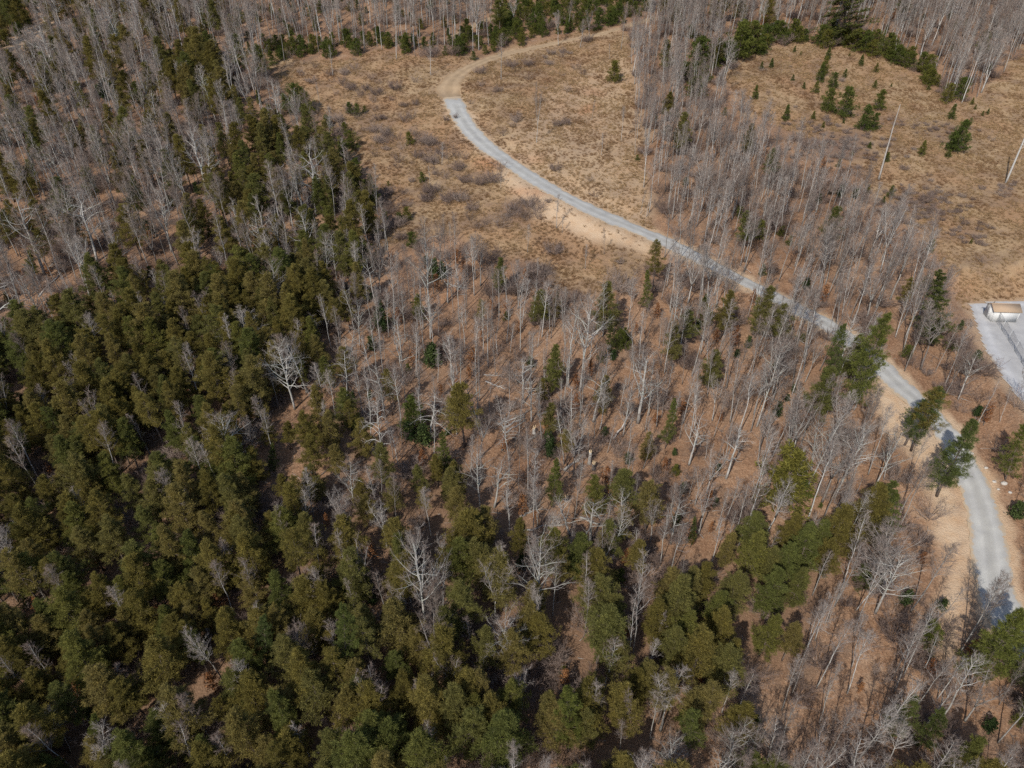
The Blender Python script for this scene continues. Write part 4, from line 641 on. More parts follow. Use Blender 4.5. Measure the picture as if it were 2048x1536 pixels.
def sow(kind, col, up, hgt, mind, forms=None, seed=1, wid=(.85, 1.15)):
    rng = np.random.default_rng(seed); X0, X1, Y0, Y1 = -200, 200, 22, 300; dmax = .155
    n = int((X1 - X0) * (Y1 - Y0) * dmax); x = rng.uniform(X0, X1, n); y = rng.uniform(Y0, Y1, n); z = land(x, y)
    p, dz = pix(np.stack([x, y, z + up], 1)); s = stand_of(p[:, 0], p[:, 1]); p0, _ = pix(np.stack([x, y, z], 1)); s0 = stand_of(p0[:, 0], p0[:, 1])
    D = np.array([st[2][col] for st in STANDS] + [ELSE[col]]); dens = D[s]
    keep = (rng.random(n) < dens / dmax) & (p0[:, 0] > -170) & (p0[:, 0] < 2220) & (p0[:, 1] > -70) & (p0[:, 1] < 1800)
    for i0, st in enumerate(STANDS):
        if st[0] in ('lot', 'sand'): keep &= ~((s0 == i0) & (col < 2))
        if st[0] in ('fieldE', 'fieldNW') and up > 1: keep &= ~((s0 == i0) & (rng.random(n) > D[i0] / max(dmax * .3, 1e-9)))
    I = np.where(keep)[0]; dr_, jr_ = near_line(x[I], y[I], ROAD); dt_, jt_ = near_line(x[I], y[I], TRACK); dp_, jp_ = near_line(x[I], y[I], PATH)
    I = I[(dr_ > ROADW[jr_] / 2 + 1.1) & (dt_ > TRACKW[jt_] / 2 + .6) & (dp_ > PATHW[jp_] / 2 + .6) & (poly_dist(LOT, x[I], y[I]) > .8)]
    if col < 2:
        for hh in (3, 6, 9, 12):
            pt, _ = pix(np.stack([x[I], y[I], land(x[I], y[I]) + hh], 1)); I = I[~(inside(LOT_PX, pt[:, 0], pt[:, 1]) & (rng.random(len(I)) < .8))]
    if col == 3:
        nzv = np.sin(x[I] / 4.1 + 1.3 * np.sin(y[I] / 5.2)) * np.sin(y[I] / 4.7 + 1.1 * np.cos(x[I] / 6.3)); fl = np.array([STANDS[q][0].startswith('field') if q >= 0 else False for q in s[I]]); I = I[~fl | (nzv > .25)]
    grid = {}
    for it in kind.items: grid.setdefault((int(it['p'][0] // mind), int(it['p'][1] // mind)), []).append(it['p'][:2])
    zz = height(x[I], y[I])
    for i, zi in zip(I, zz):
        k = (int(x[i] // mind), int(y[i] // mind)); q = np.array([x[i], y[i]])
        if any(((q - o) ** 2).sum() < mind * mind for a in (-1, 0, 1) for b in (-1, 0, 1) for o in grid.get((k[0] + a, k[1] + b), ())): continue
        grid.setdefault(k, []).append(q); nm = STANDS[s[i]][0] if s[i] >= 0 else 'else'
        lo, hi = hgt(nm); h = lo + (hi - lo) * rng.beta(1.3, 1.5)
        f = forms(nm, rng, h) if forms else None
        ln = np.array([rng.normal(0, .055), rng.normal(0, .055), 1]); kind.put((x[i], y[i], zi), h, f, rng.uniform(*wid), lean=ln, rng=rng)
def hwf(nm, rng, h):
    if nm == 'fieldNW' or h < 7.5: return 'sapling'
    r = rng.random()
    if nm in ('standE', 'wood_TR', 'wood_top'): return 'slender' if r < .72 else ('tall' if r < .88 else 'forked')
    if nm == 'slope': return 'pale' if r < .42 else ('slender' if r < .62 else ('sapling' if r < .86 else ('forked' if r < .93 else 'gnarled')))
    if nm == 'pines_low' and r < .18: return 'pale'
    return 'pale' if r < .04 else 'slender' if r < .55 else ('forked' if r < .72 else ('tall' if r < .8 else ('spreading' if r < .83 else ('gnarled' if r < .85 else 'sapling'))))
sow(HW, 0, 7, lambda s: HGT.get(s, (7, 11)), 1.4, hwf, 11)
def clear_before(kind, xs, rad):
    kind.items = [it for it in kind.items if it['prio'] > 0 or not any(abs(it['p'][0] - x) < r_ and -r_ * 2.2 < it['p'][1] - y < r_ * .6 for x, y, r_ in xs)]
clear_before(HW, [(it['p'][0], it['p'][1], 3.2) for it in HL.items] + [(it['p'][0], it['p'][1], 1.7) for it in YC.items if it['group'] and 'edging' in it['group']] + [(it['p'][0], it['p'][1], 2.0) for it in WP.items], None)
sow(PN, 1, 7, lambda s: {'pinesUL': (7, 11), 'wood_UL': (8, 12), 'pines_right': (7, 10.5), 'pines_corner': (5, 9)}.get(s, (6.5, 11.5)), 1.55, lambda s, r, h: ('full' if r.random() < .75 else 'ragged') if s in ('pines_right',) else ('ragged' if (q := r.random()) < .55 else ('full' if q < .85 else 'thin')), 12, (.95, 1.35))
sow(YC, 2, 1.5, lambda s: {'thicket': (2.2, 5.0), 'fieldE': (.6, 1.4), 'fieldNW': (.8, 2.2)}.get(s, (1.5, 3.6)), 1.5, lambda s, r, h: 'bushy' if s == 'thicket' or r.random() < .6 else 'conical', 13)
sow(SH, 3, .5, lambda s: {'fieldE': (.7, 1.5), 'fieldNW': (1.0, 2.4)}.get(s, (1.2, 3.2)), .9, None, 14, (.9, 1.4))
def brush_patches():
    rng = np.random.default_rng(77)
    for u, v, ru, rv, n in [(1690, 292, 62, 24, 110), (1840, 412, 58, 24, 110), (1925, 460, 40, 22, 22), (1880, 262, 50, 14, 26), (1620, 250, 55, 16, 24), (1780, 252, 45, 10, 14), (2010, 375, 26, 10, 8), (1040, 425, 30, 14, 12), (860, 298, 40, 16, 10), (770, 250, 50, 30, 14), (720, 190, 60, 24, 12), (800, 330, 50, 24, 12), (650, 150, 50, 18, 8), (1075, 560, 34, 18, 12), (870, 400, 50, 26, 10), (700, 240, 40, 24, 10), (780, 400, 40, 30, 10)]:
        for k in range(n):
            B = at(u + ru * rng.normal(0, .8), v + rv * rng.normal(0, .8)); d_, j_ = near_line([B[0]], [B[1]], ROAD)
            if d_[0] < ROADW[j_[0]] / 2 + 1.2: continue
            B[2] = height(B[0], B[1]); SH.put(B, rng.uniform(.4, 1.0) if u > 1400 else rng.uniform(.8, 2.4), None if u < 1400 else 'dense', rng.uniform(.9, 1.5), rng=rng)
brush_patches()
sow(BL, 4, 1.5, lambda s: (2.0, 4.2), 1.8, None, 15)
sow(EV, 5, .8, lambda s: (1.2, 2.8), 2.0, None, 16)

# ------------------------------------------------------------------ labels
LOOK = {'slender': 'slender', 'pale': 'pale slim', 'tall': 'tall', 'spreading': 'wide-spreading', 'forked': 'forked', 'round': 'round-crowned', 'droopy': 'droopy-limbed', 'gnarled': 'crooked pale', 'sapling': 'thin young', 'bent': 'bent thin', 'ragged': 'ragged olive', 'full': 'full olive', 'thin': 'thin-crowned', 'tiered': 'layered', 'conical': 'conical', 'bushy': 'bushy', 'shrub': 'upright', 'dense': 'low dense', 'bush': 'leafy', 'snag': 'broken', 'post': 'tall bare'}
LANDMARKS = [(848, 540, 'the fan-branched pale tree'), (888, 480, 'the two straight pale trunks'), (1040, 570, 'the forked tree under the clearing'), (1140, 690, 'the bent white trunk'), (1175, 680, 'the broad twiggy grey tree'), (1288, 780, 'the thick white-limbed tree'), (572, 750, 'the large spreading tree at left'), (692, 755, 'the drooping pale tree'), (755, 815, 'the vase-shaped pale tree'), (760, 880, 'the shaggy hanging tree'), (865, 830, 'the weeping white tree'), (950, 820, 'the left-leaning pale trunk'), (1055, 870, 'the log pile'), (1150, 925, 'the splintered stump'), (957, 950, 'the open-branched pale tree'),
 (1185, 1045, 'the sprawling white-limbed tree'), (1540, 770, 'the thick grey trunk by the slope corner'), (1650, 900, 'the arching grey tree row'), (1775, 920, 'the broad grey tree by the verge'), (1840, 910, 'the smooth trunk by the verge'), (1740, 750, 'the trunk crossing the road'), (1935, 750, 'the pale-limbed tree by the lot'), (1965, 1225, 'the trunk leaning over the road end'), (1840, 1280, 'the grey trunk by the verge end'), (1772, 1125, 'the round brown-grey crown'), (1755, 1470, 'the pale trunk at bottom right'), (1077, 1150, 'the silver open tree'), (840, 1180, 'the hazy wide grey tree'), (994, 1180, 'the crooked forked grey tree'), (598, 1305, 'the round silvery crown'), (684, 1055, 'the fan-shaped grey tree'),
 (550, 580, 'the silver feathery tree'), (410, 630, 'the pale forked tree in the pines'), (505, 650, 'the left-sprawling pale tree'), (500, 870, 'the small white vase tree'), (207, 160, 'the tall leaning trunk at upper left'), (560, 395, 'the broad rounded bare crown'), (578, 290, 'the pale tree by the clearing'), (454, 130, 'the small pale branching tree'), (905, 45, 'the bare tree over the path'), (1075, 235, 'the white multi-trunk tree'), (1115, 425, 'the thin tree below the road'), (1970, 140, 'the forest corner by the field'), (1690, 20, 'the huge hemlock'), (1870, 615, 'the tall layered conifer'), (1221, 660, 'the narrow dark conifer'), (886, 905, 'the dark conical conifer'), (1768, 1015, 'the flat-branched conifer'), (544, 915, 'the small deep green conifer'),
 (692, 1290, 'the big blue-green pine'), (1134, 1440, 'the bright pine at bottom centre'), (531, 1290, 'the tall green pine by the silvery crown'), (320, 1055, 'the light green pine'), (1342, 848, 'the bright pine by the slope corner'), (1386, 1064, 'the small bright pine'), (1110, 965, 'the yellow-green pine'), (1294, 580, 'the grey-green pine'), (1740, 680, 'the feathery pine over the road'), (1850, 830, 'the dark overhanging pine'), (1902, 905, 'the big pine at the road bend'), (2025, 900, 'the dark pine at the right edge'), (2015, 1275, 'the olive pine at the right edge'), (190, 1485, 'the bright pine at bottom left'), (8, 1465, 'the corner pine at bottom left'), (44, 1185, 'the yellow-green pine at far left'),
 (998, 550, 'the green pine under the clearing'), (1080, 615, 'the broad olive pine'), (1108, 740, 'the upright olive pine'), (392, 120, 'the tall dark pine at upper left'), (62, 530, 'the small yellow-green pine at far left'), (1780, 285, 'the branchless dead trunk'), (2028, 310, 'the utility pole'), (2008, 628, 'the white shed'), (903, 192, 'the upper end of the gravel road'), (1180, 420, 'the sandy bank under the road'), (1310, 474, 'the spot where the road enters the trees'), (1520, 580, 'the middle of the gravel road'), (1230, 60, 'the far end of the dirt track'), (960, 47, 'the reddish path'), (102, 568, 'the long fallen log at left'), (40, 85, 'the tan trail at top left'), (1640, 150, 'the column of field conifers'), (1680, 205, 'the two large field conifers'), (1905, 275, 'the largest field conifer'), (1865, 410, 'the brown brush patch'), (1400, 130, 'the top of the crowded grey stand'), (1450, 330, 'the heart of the crowded grey stand'), (1650, 430, 'the lower crowded grey stand'), (1560, 1130, 'the bright pine cluster'), (1430, 1250, 'the left end of the pine cluster'), (1480, 1480, 'the bottom edge right of centre'), (920, 1500, 'the bottom edge left of centre'), (380, 1500, 'the bottom edge at left'), (150, 950, 'the middle of the left pine wood'), (250, 700, 'the top of the left pine wood'), (350, 880, 'the pines left of the slope corner'), (300, 330, 'the middle of the upper left wood'), (120, 300, 'the left of the upper left wood'), (640, 40, 'the grey trunks at the top'), (1550, 40, 'the grey wood at the top'), (1900, 60, 'the grey wood at top right'), (1420, 600, 'the trees below the road entrance'), (1420, 750, 'the brown wood right of the slope')]
_LM = np.array([(a_, b_) for a_, b_, _ in LANDMARKS], float)
USED = {}
def tell(kind, form, u, v, h, base):
    """label a thing by its look and by the nearest thing one can find in the picture"""
    d = np.hypot(_LM[:, 0] - u, _LM[:, 1] - v); size = ''
    rel = h / (np.mean(kind.H) * kind.norm)
    sz = 'tall' if rel > 1.15 else ('short' if rel < .85 else 'middling')
    for k in np.argsort(d)[:7]:
        dx, dy = u - _LM[k, 0], v - _LM[k, 1]; side = ('right of' if dx > 0 else 'left of') if abs(dx) > abs(dy) else ('below' if dy > 0 else 'above')
        r = d[k]; near = 'just ' if r < 45 else ('' if r < 95 else 'well '); noun = kind.noun
        for look in (LOOK[form], sz + ' ' + LOOK[form] if not LOOK[form].startswith('tall') else LOOK[form]):
            s = '%s %s %s%s %s' % (look, noun, near, side, LANDMARKS[k][2])
            if len(s.split()) <= 16 and s not in USED: USED[s] = 1; return s
    k = int(np.argmin(d)); dx, dy = u - _LM[k, 0], v - _LM[k, 1]; side = ('right of' if dx > 0 else 'left of') if abs(dx) > abs(dy) else ('below' if dy > 0 else 'above')
    return '%s %s among its like %s %s' % (LOOK[form], kind.noun, side, LANDMARKS[k][2])
def place(kind, limit, group):
    """the trees that show largest become objects of their own; the rest of the kind one uncounted mass"""
    P = np.array([it['p'] for it in kind.items]); H_ = np.array([it['h'] for it in kind.items]); pr = np.array([it['prio'] for it in kind.items])
    mid, dz = pix(P + np.stack([0 * H_, 0 * H_, H_ * .6], 1)); foot, _ = pix(P)
    vis = (mid[:, 0] > 6) & (mid[:, 0] < 2042) & (mid[:, 1] > 6) & (mid[:, 1] < 1530); vis |= (pr > 0) & (foot[:, 0] > 0) & (foot[:, 0] < 2048) & (foot[:, 1] > 12) & (foot[:, 1] < 1536); score = np.where(vis, H_ / dz * 1000 + pr, -1)
    order = np.argsort(-score); solo = [i for i in order[:limit] if score[i] > 0]; rest = sorted(set(range(len(P))) - set(solo))
    kind.norm = float(np.mean(H_[solo]) / np.mean(kind.H)) if solo else 1.
    fname = {i: n for n, L in kind.index.items() for i in L}
    for i in solo:
        it = kind.items[i]; s = it['h'] / kind.H[it['f']]; e = bpy.data.objects.new(kind.name, None); COL.objects.link(e); e.empty_display_size = .3
        q = Vector((0, 0, 1)).rotation_difference(Vector(it['lean'])) @ Quaternion((0, 0, 1), it['spin'])
        e.location = Vector(it['p']) - Vector((0, 0, .05)); e.rotation_euler = q.to_euler(); e.scale = (s * it['w'], s * it['w'], s)
        e['label'] = it['label'] or tell(kind, fname[it['f']], *(mid[i] if kind in (PN, YC) else foot[i]), it['h'], it['p']); e['category'] = kind.cat; e['group'] = it['group'] or group
        tm, cm = kind.forms[it['f']]
        for pn, me in (('trunk', tm), ('crown', cm)):
            if me is None: continue
            o = bpy.data.objects.new(pn, me); COL.objects.link(o); o.parent = e
    return rest
def instancer(name, label, coll, P, Rt, S_, I):
    me = bpy.data.meshes.new(name); me.vertices.add(len(P)); me.vertices.foreach_set('co', np.asarray(P, np.float32).ravel())
    for nm, typ, key, a in (('rot', 'FLOAT_VECTOR', 'vector', Rt), ('scl', 'FLOAT_VECTOR', 'vector', S_), ('idx', 'INT', 'value', I)):
        x = me.attributes.new(nm, typ, 'POINT'); x.data.foreach_set(key, np.asarray(a, np.int32 if typ == 'INT' else np.float32).ravel())
    o = link(name, me, kind='stuff', label=label)
    t = bpy.data.node_groups.new(name + '_nodes', 'GeometryNodeTree'); t.interface.new_socket('Geometry', in_out='INPUT', socket_type='NodeSocketGeometry'); t.interface.new_socket('Geometry', in_out='OUTPUT', socket_type='NodeSocketGeometry')
    gi = t.nodes.new('NodeGroupInput'); go = t.nodes.new('NodeGroupOutput'); ip = t.nodes.new('GeometryNodeInstanceOnPoints'); ci = t.nodes.new('GeometryNodeCollectionInfo')
    ci.inputs['Collection'].default_value = coll; ci.inputs['Separate Children'].default_value = True; ci.inputs['Reset Children'].default_value = True; ip.inputs['Pick Instance'].default_value = True
    def attr(n, dt): a = t.nodes.new('GeometryNodeInputNamedAttribute'); a.data_type = dt; a.inputs['Name'].default_value = n; return a.outputs['Attribute']
    L = t.links.new; L(gi.outputs[0], ip.inputs['Points']); L(ci.outputs[0], ip.inputs['Instance']); L(attr('idx', 'INT'), ip.inputs['Instance Index']); L(attr('scl', 'FLOAT_VECTOR'), ip.inputs['Scale'])
    er = t.nodes.new('FunctionNodeEulerToRotation'); L(attr('rot', 'FLOAT_VECTOR'), er.inputs[0]); L(er.outputs[0], ip.inputs['Rotation']); L(ip.outputs[0], go.inputs[0])
    md = o.modifiers.new('scatter', 'NODES'); md.node_group = t; return o
def mass(kind, rest, name, label):
    if not rest: return
    its = [kind.items[i] for i in rest]; R_ = []
    for it in its: q = Vector((0, 0, 1)).rotation_difference(Vector(it['lean'])) @ Quaternion((0, 0, 1), it['spin']); R_.append(tuple(q.to_euler()))
    sc = [(it['h'] / kind.H[it['f']]) for it in its]
    instancer(name, label, kind.joined(), [it['p'] - np.array([0, 0, .05]) for it in its], R_, [(s * it['w'], s * it['w'], s) for s, it in zip(sc, its)], [it['f'] for it in its])
PLAN = [(HW, 300, 'bare trees of the hillside woods', 'bare_woods', 'mass of leafless grey trees farther off in the woods'), (PN, 300, 'pines of the hillside woods', 'pine_woods', 'mass of olive pines between and behind the nearer ones'), (WP, 99, 'large pines', None, None), (HL, 99, 'layered dark conifers', None, None), (YC, 260, 'young conifers in the thickets', 'young_conifer_growth', 'mass of small young conifers under and behind others'),
        (SH, 170, 'leafless shrubs on the hillside', 'bare_undergrowth', 'leafless brown undergrowth covering the woodland floor'), (BL, 90, 'saplings holding dead brown leaves', 'brown_leaf_undergrowth', 'scattered saplings with dead brown leaves'), (EV, 110, 'dark evergreen shrubs', 'evergreen_undergrowth', 'dark evergreen undergrowth in the woods'), (SN, 40, 'standing dead snags', None, None)]
for kd, lim, grp, nm, lab in PLAN:
    rs = place(kd, lim, grp)
    if nm: mass(kd, rs, nm, lab)

# ------------------------------------------------------------------ dry grass, sticks
def tuft(seed, n=26, L=.42, spread=.22):
    r = np.random.default_rng(seed); q = MB(); a = r.random(n) * 6.28; A = np.stack([np.cos(a), np.sin(a), 0 * a], 1) * (r.random(n) * spread)[:, None]
    q.blades(A, np.stack([np.cos(a) * .45, np.sin(a) * .45, 1 + 0 * a], 1) + r.normal(0, .2, (n, 3)), L * r.uniform(.6, 1.2, n), .03, 0, r); return q
gc = bpy.data.collections.new('grass_kinds')
for i in range(4): gc.objects.link(bpy.data.objects.new('tuft_%02d' % i, tuft(300 + i).mesh('tuft', [M_GRASS])))
def scatter_xy(n, test, seed, box=(-190, 190, 22, 285)):
    r = np.random.default_rng(seed); x = r.uniform(box[0], box[1], n); y = r.uniform(box[2], box[3], n); p, _ = pix(np.stack([x, y, land(x, y)], 1))
    k = (p[:, 0] > -80) & (p[:, 0] < 2130) & (p[:, 1] > -40) & (p[:, 1] < 1620) & test(p[:, 0], p[:, 1], x, y, r); x, y = x[k], y[k]
    d, j = near_line(x, y, ROAD); d2, j2 = near_line(x, y, TRACK); d3, j3 = near_line(x, y, PATH); k = (d > ROADW[j] / 2 + .2) & (d2 > TRACKW[j2] / 2) & (d3 > PATHW[j3] / 2) & (poly_dist(LOT, x, y) > .2); x, y = x[k], y[k]
    return np.stack([x, y, height(x, y)], 1), r
def gtest(u, v, x, y, r):
    f = inside(FIELD_NW, u, v) | inside(FIELD_E, u, v); clump = np.sin(x / 1.7 + np.sin(y / 2.3) * 2) * np.sin(y / 1.5 + np.cos(x / 2.9) * 2)
    d = np.where(f, .55 + .45 * clump, .0)
    for bu, bv, ru, rv in [(1690, 292, 80, 34), (1840, 410, 80, 36), (1925, 460, 40, 24), (1880, 262, 55, 18), (1040, 428, 50, 22)]: d = np.where(((u - bu) / ru) ** 2 + ((v - bv) / rv) ** 2 + .5 * clump < 1, d * .2, d); d = np.where(inside(BERM, u, v) | inside(SAND, u, v), d * .12, d); return r.random(len(u)) < d
P, r = scatter_xy(620000, gtest, 21); n = len(P)
instancer('dry_grass', 'dry tan broom grass covering the clearings', gc, P, np.stack([r.normal(0, .12, n), r.normal(0, .12, n), r.random(n) * 6.28], 1), np.repeat(r.uniform(.55, 1.35, n)[:, None], 3, 1), r.integers(0, 4, n))
def stick(seed):
    r = np.random.default_rng(seed); q = MB(); P, R = limb(r, np.array([-1.2, 0, .05]), 0, .02, 2.4, .03, .02, 6, .12); q.tube(P, np.maximum(R, .012), 4)
    for k in range(4):
        B, rr = limb(r, along(P, r.uniform(.3, .9)), r.choice([-.7, .7]), r.uniform(0, .5), r.uniform(.4, 1.0), .014, .0, 4, .15); q.tube(B, rr, 3, 0, False)
    return q
kc = bpy.data.collections.new('stick_kinds')
for i in range(5): kc.objects.link(bpy.data.objects.new('stick_%02d' % i, stick(320 + i).mesh('stick', [M_DEAD if i < 2 else M_BRANCH])))
P, r = scatter_xy(22000, lambda u, v, x, y, r: ~(inside(FIELD_NW, u, v) | inside(FIELD_E, u, v) | inside(SAND, u, v)) & (r.random(len(u)) < np.where((np.abs(u - 1080) < 140) & (np.abs(v - 850) < 60), 1., .3)), 22); n = len(P)
instancer('forest_floor_sticks', 'fallen sticks and twigs littering the woodland floor', kc, P, np.stack([r.normal(0, .1, n), r.normal(0, .1, n), r.random(n) * 6.28], 1), np.repeat(r.uniform(.4, 1.4, n)[:, None], 3, 1), r.integers(0, 5, n))

# ------------------------------------------------------------------ fallen logs, stumps, broken trunk
def log(a, b, r0, label, crown=False, mat_=None, lift=(0., 0.), seed=0):
    A = at(*a); B = at(*b); A[2] = height(A[0], A[1]) + r0 * .4 + lift[0]; B[2] = height(B[0], B[1]) + r0 * .2 + lift[1]
    r0 *= .82; rg = np.random.default_rng(seed + int(a[0])); L = np.linalg.norm(B - A); n = 9; t = np.linspace(0, 1, n)[:, None]; mid = (A + B) / 2
    P = A + (B - A) * t + rg.normal(0, .03 * L, (n, 3)) * np.array([1, 1, .4]) * np.sin(t * math.pi); e = bpy.data.objects.new('fallen_log', None); COL.objects.link(e); e.location = mid
    e['label'] = label; e['category'] = 'log'; e['group'] = 'fallen logs on the slopes'
    q = MB(); q.tube(P - mid, r0 * (1 - t[:, 0] * .55), 8); link('trunk', q.mesh('log_trunk', [mat_ or M_DEAD], True), e)
    c = MB(); D = unit(B - A); limbs = []
    for k in range(14 if crown else 7):
        s_ = rg.uniform(.5 if crown else .3, 1); dirn = unit(D + rg.normal(0, .7, 3) + np.array([0, 0, .35])); l = rg.uniform(.9, 2.6) if crown else rg.uniform(.4, 1.8)
        Pq, Rq = limb(rg, along(P, min(s_, .99)) - mid, math.atan2(dirn[1], dirn[0]), math.asin(max(-.1, min(.9, dirn[2]))), l, r0 * .3, .0, 5, .16); limbs.append((Pq, Rq))
    foliate(rg, c, limbs, 6 if crown else 4, 6 if crown else 4); link('branches', c.mesh('log_branches', [M_DEAD, M_BRANCH]), e)
log((1053, 884), (1100, 858), .30, 'thick grey fallen log at the heart of the orange slope')
log((1006, 857), (1050, 834), .22, 'pale fallen log, lower of the pile in mid slope'); log((995, 850), (1049, 829), .20, 'pale fallen log, upper of the pile in mid slope'); log((1012, 866), (1050, 842), .16, 'thin fallen log at the front of the pile in mid slope')
log((1075, 832), (1134, 808), .26, 'fallen treetop with tangled white branches above the log pile', True); log((971, 763), (1010, 779), .18, 'white fallen trunk lying across the upper orange slope'); log((967, 750), (994, 752), .13, 'short white log above the fallen trunk on the upper slope')
log((1062, 898), (1083, 898), .14, 'short level pale log below the log pile'); log((1128, 942), (1170, 906), .26, 'fallen trunk broken off the splintered stump'); log((898, 568), (920, 576), .16, 'small white fallen log near the top of the orange slope', True)
log((1072, 582), (1120, 588), .14, 'bleached fallen treetop below the upper clearing', True); log((1040, 1035), (1075, 1018), .24, 'grey log by the bright pine at the bottom of the slope', True); log((1225, 880), (1262, 842), .17, 'arched white trunk bowing over at right of the slope', True, None, (0, 2.6))
log((78, 594), (127, 541), .22, 'long pale fallen log in the left wood'); log((2, 681), (36, 684), .18, 'level fallen log at the far left edge'); log((235, 520), (262, 498), .16, 'fallen log near the middle left wood'); log((85, 545), (118, 520), .14, 'thin fallen log above the long one in left wood'); log((200, 455), (235, 440), .14, 'pale fallen log at left among bare trees')
log((630, 312), (662, 308), .15, 'pale fallen log at the left edge of upper clearing'); log((150, 398), (185, 384), .14, 'thin pale log in the upper left wood'); log((1500, 1017), (1524, 1012), .12, 'small pale log right of the bright pines')
log((1120, 760), (1085, 770), .12, 'thin dark pole leaning near the snag on orange slope', False, M_BRANCH, (0, .8)); log((1160, 1035), (1240, 1062), .2, 'white sprawling fallen crown at the bottom of the orange slope', True); log((1045, 1062), (1120, 1050), .18, 'lichen-grey fallen crown at the bottom edge of slope', True)
def broken_stump(u, v, h, r0, label):
    B = at(u, v); B[2] = height(B[0], B[1]) - .1; e = bpy.data.objects.new('tree_stump', None); COL.objects.link(e); e.location = B; e['label'] = label; e['category'] = 'stump'; e['group'] = 'stumps on the orange slope'
    rg = np.random.default_rng(int(u)); q = MB(); z = np.linspace(0, h, 7); q.tube(np.stack([rg.normal(0, .03, 7), rg.normal(0, .03, 7), z], 1), r0 * np.array([1.5, 1.15, 1.05, 1, .97, .95, .9]), 9); link('trunk', q.mesh('stump_trunk', [M_BARK], True), e)
    a = np.arange(9) / 9 * 6.28; A = np.stack([np.cos(a) * r0 * .7, np.sin(a) * r0 * .7, 0 * a + h - .05], 1); s = MB(); s.spikes(A, A + np.stack([rg.normal(0, .1, 9), rg.normal(0, .1, 9), rg.uniform(.2, .9, 9)], 1), r0 * .35); link('splinters', s.mesh('splinters', [M_CUT]), e)
broken_stump(1179, 927, 2.4, .24, 'tall broken stump with fresh splintered top'); broken_stump(1187, 938, 1.2, .26, 'low dark stump beside the splintered one'); broken_stump(1068, 866, 1.0, .24, 'short stump among the fallen logs'); broken_stump(1133, 1000, .7, .24, 'low stump right of the bright yellow-green pine')

# ------------------------------------------------------------------ shed, fence, gate and utility pole by the right edge
def shed():
    c = SHED_P.copy(); c[2] = LOTZ; e = bpy.data.objects.new('shed', None); COL.objects.link(e); e.location = (c[0], c[1] + 1.2, LOTZ); e.rotation_euler = (0, 0, math.radians(-4)); e['label'] = 'small white shed with brown gable roof on the gravel lot'; e['category'] = 'shed'
    w, d, h, rs = 4.3, 2.7, 2.1, .75
    q = MB(); q.box((0, 0, h / 2), (w, d, h)); q.add([(-w / 2, -d / 2, h), (-w / 2, d / 2, h), (-w / 2, 0, h + rs), (w / 2, -d / 2, h), (w / 2, d / 2, h), (w / 2, 0, h + rs)], [(0, 2, 1), (3, 4, 5)]); wl = link('wall', q.mesh('shed_wall', [M_WHITE]), e)
    for s in (-1, 1):
        q = MB(); L = math.hypot(d / 2 + .25, rs + .12); an = math.atan2(rs, d / 2); R = np.array([[1, 0, 0], [0, math.cos(an), s * math.sin(an)], [0, -s * math.sin(an), math.cos(an)]])
        q.box((0, s * (d / 4 + .1), h + rs / 2 + .0), (w + .5, L, .07), 0, R); link('roof_panel', q.mesh('roof_panel', [M_ROOF]), e)
    q = MB(); q.tube([(-w / 2 - .25, 0, h + rs + .06), (w / 2 + .25, 0, h + rs + .06)], [.07, .07], 6); link('ridge_cap', q.mesh('ridge_cap', [M_ROOF]), e)
    for x in (-w / 2 + .03, w / 2 - .03):
        q = MB(); q.box((x, -d / 2 - .02, h / 2), (.12, .06, h - .02)); link('corner_board', q.mesh('corner_board', [M_WHITE]), e)
    q = MB(); q.box((-w / 2 - .025, .1, 1.0), (.05, .9, 1.95)); dr_ = link('door', q.mesh('shed_door', [M_WHITE]), e); q = MB(); q.box((-w / 2 - .07, -.22, 1.0), (.05, .05, .14)); link('handle', q.mesh('door_handle', [M_DARK]), dr_)
shed()
def fence():
    pts = [on_lot(u, v) for u, v in ((1990, 640), (2003, 660), (2016, 680), (2029, 702), (2042, 724), (2056, 748), (2072, 774))]; o = pts[0]; e = bpy.data.objects.new('wire_fence', None); COL.objects.link(e); e.location = o; e['label'] = 'dark wire fence running across the gravel lot from the white shed'; e['category'] = 'fence'
    H_ = 1.9
    for p in pts: q = MB(); q.tube([(0, 0, 0), (0, 0, H_ + .1)], [.045, .045], 6); link('post', q.mesh('fence_post', [M_STEEL]), e, loc=p - o)
    for a, b in zip(pts, pts[1:]):
        for z in (.08, H_): q = MB(); q.tube([a - o + [0, 0, z], b - o + [0, 0, z]], [.025, .025], 5); link('rail', q.mesh('fence_rail', [M_STEEL]), e)
        q = MB(); d = b - a; L = np.linalg.norm(d); k = int(L / .14); A = []; B = []
        for i in range(-int(H_ / .14), k):
            for s in (0, 1):
                t0, t1 = max(i, 0), min(i + int(H_ / .14), k)
                if t1 <= t0: continue
                z0 = (t0 - i) * .14; z1 = (t1 - i) * .14
                if s: z0, z1 = H_ - z0, H_ - z1
                A.append(a - o + d * (t0 / k) + [0, 0, z0 + .05]); B.append(a - o + d * (t1 / k) + [0, 0, z1 + .05])
        q.spikes(np.array(A), np.array(B), .008); link('wire_mesh', q.mesh('wire_mesh', [M_DARK]), e, kind='stuff')
fence()
def gate():
    p = on_lot(1977, 622); e = bpy.data.objects.new('metal_gate', None); COL.objects.link(e); e.location = (p[0], p[1], LOTZ); e.rotation_euler = (0, 0, .5); e['label'] = 'small dark metal gate left of the white shed'; e['category'] = 'gate'
    for x in (-.7, .7): q = MB(); q.tube([(x, 0, 0), (x, 0, 1.9)], [.06, .05], 6); link('post', q.mesh('gate_post', [M_DARK]), e)
    for z in (.3, .95, 1.6): q = MB(); q.tube([(-.7, 0, z), (.7, 0, z)], [.03, .03], 5); link('rail', q.mesh('gate_rail', [M_DARK]), e)
gate()
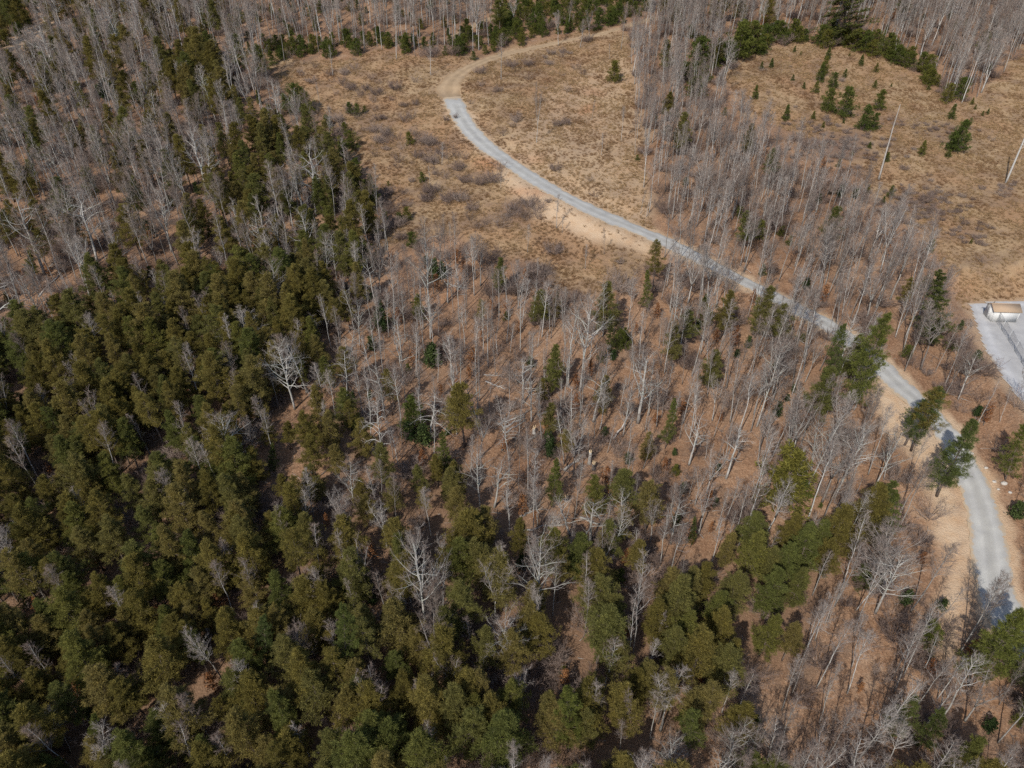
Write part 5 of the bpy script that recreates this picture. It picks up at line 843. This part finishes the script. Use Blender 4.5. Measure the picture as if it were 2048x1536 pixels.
def utility_pole():
    B = at(2011, 367); B[2] = height(B[0], B[1]) - .2; e = bpy.data.objects.new('utility_pole', None); COL.objects.link(e); e.location = B; e['label'] = 'pale utility pole with braces at the right edge of the field'; e['category'] = 'pole'
    q = MB(); z = np.linspace(0, 14, 8); q.tube(np.stack([0 * z, 0 * z, z], 1), np.linspace(.21, .13, 8), 10); link('pole', q.mesh('pole_shaft', [M_POLE], True), e)
    for z, w in ((13.2, 2.4), (8.6, 1.3)):
        q = MB(); q.box((w * .35, -.16, z), (w, .1, .12)); ca = link('crossarm', q.mesh('crossarm', [M_POLE]), e)
        q = MB(); q.tube([(.12, -.14, z - .8), (w * .6, -.18, z - .06)], [.03, .03], 5); link('brace', q.mesh('brace', [M_STEEL]), e)
        for x in (w * .78, w * .45): q = MB(); q.tube([(x, -.16, z + .06), (x, -.16, z + .16), (x, -.16, z + .26)], [.04, .07, .03], 6); link('insulator', q.mesh('insulator', [M_STEEL]), ca)
utility_pole()
def rock(u, v, s, label, seed):
    rg = np.random.default_rng(seed); n = 10; th = np.linspace(0, math.pi, 6); V = []
    for i, a in enumerate(th):
        for k in range(n): rr = s * rg.uniform(.75, 1.1); V.append((math.sin(a) * math.cos(k / n * 6.28) * rr, math.sin(a) * math.sin(k / n * 6.28) * rr * .8, math.cos(a) * rr * .6 + s * .2))
    F = []
    for i in range(5):
        for k in range(n): a = i * n + k; b = i * n + (k + 1) % n; F += [(a, a + n, b + n), (a, b + n, b)]
    q = MB(); q.add(V, F); B = at(u, v); link('rock', q.mesh('rock', [M_ROCK]), loc=(B[0], B[1], height(B[0], B[1])), label=label, category='rock', group='pale rocks on the bank above the lower road')
for k, (u, v, s) in enumerate([(2008, 967, .5), (1988, 963, .35), (1972, 936, .3), (2020, 985, .3), (1997, 978, .25), (1944, 908, .28)]): rock(u, v, s, ['largest pale rock on the bank right of the lower road', 'pale rock just left of the largest one on the bank', 'small rock higher up the bank right of lower road', 'small rock at the right end of the rocks on the bank', 'smallest rock below the largest one on the bank', 'small rock at the road edge by the big green pine'][k], 400 + k)
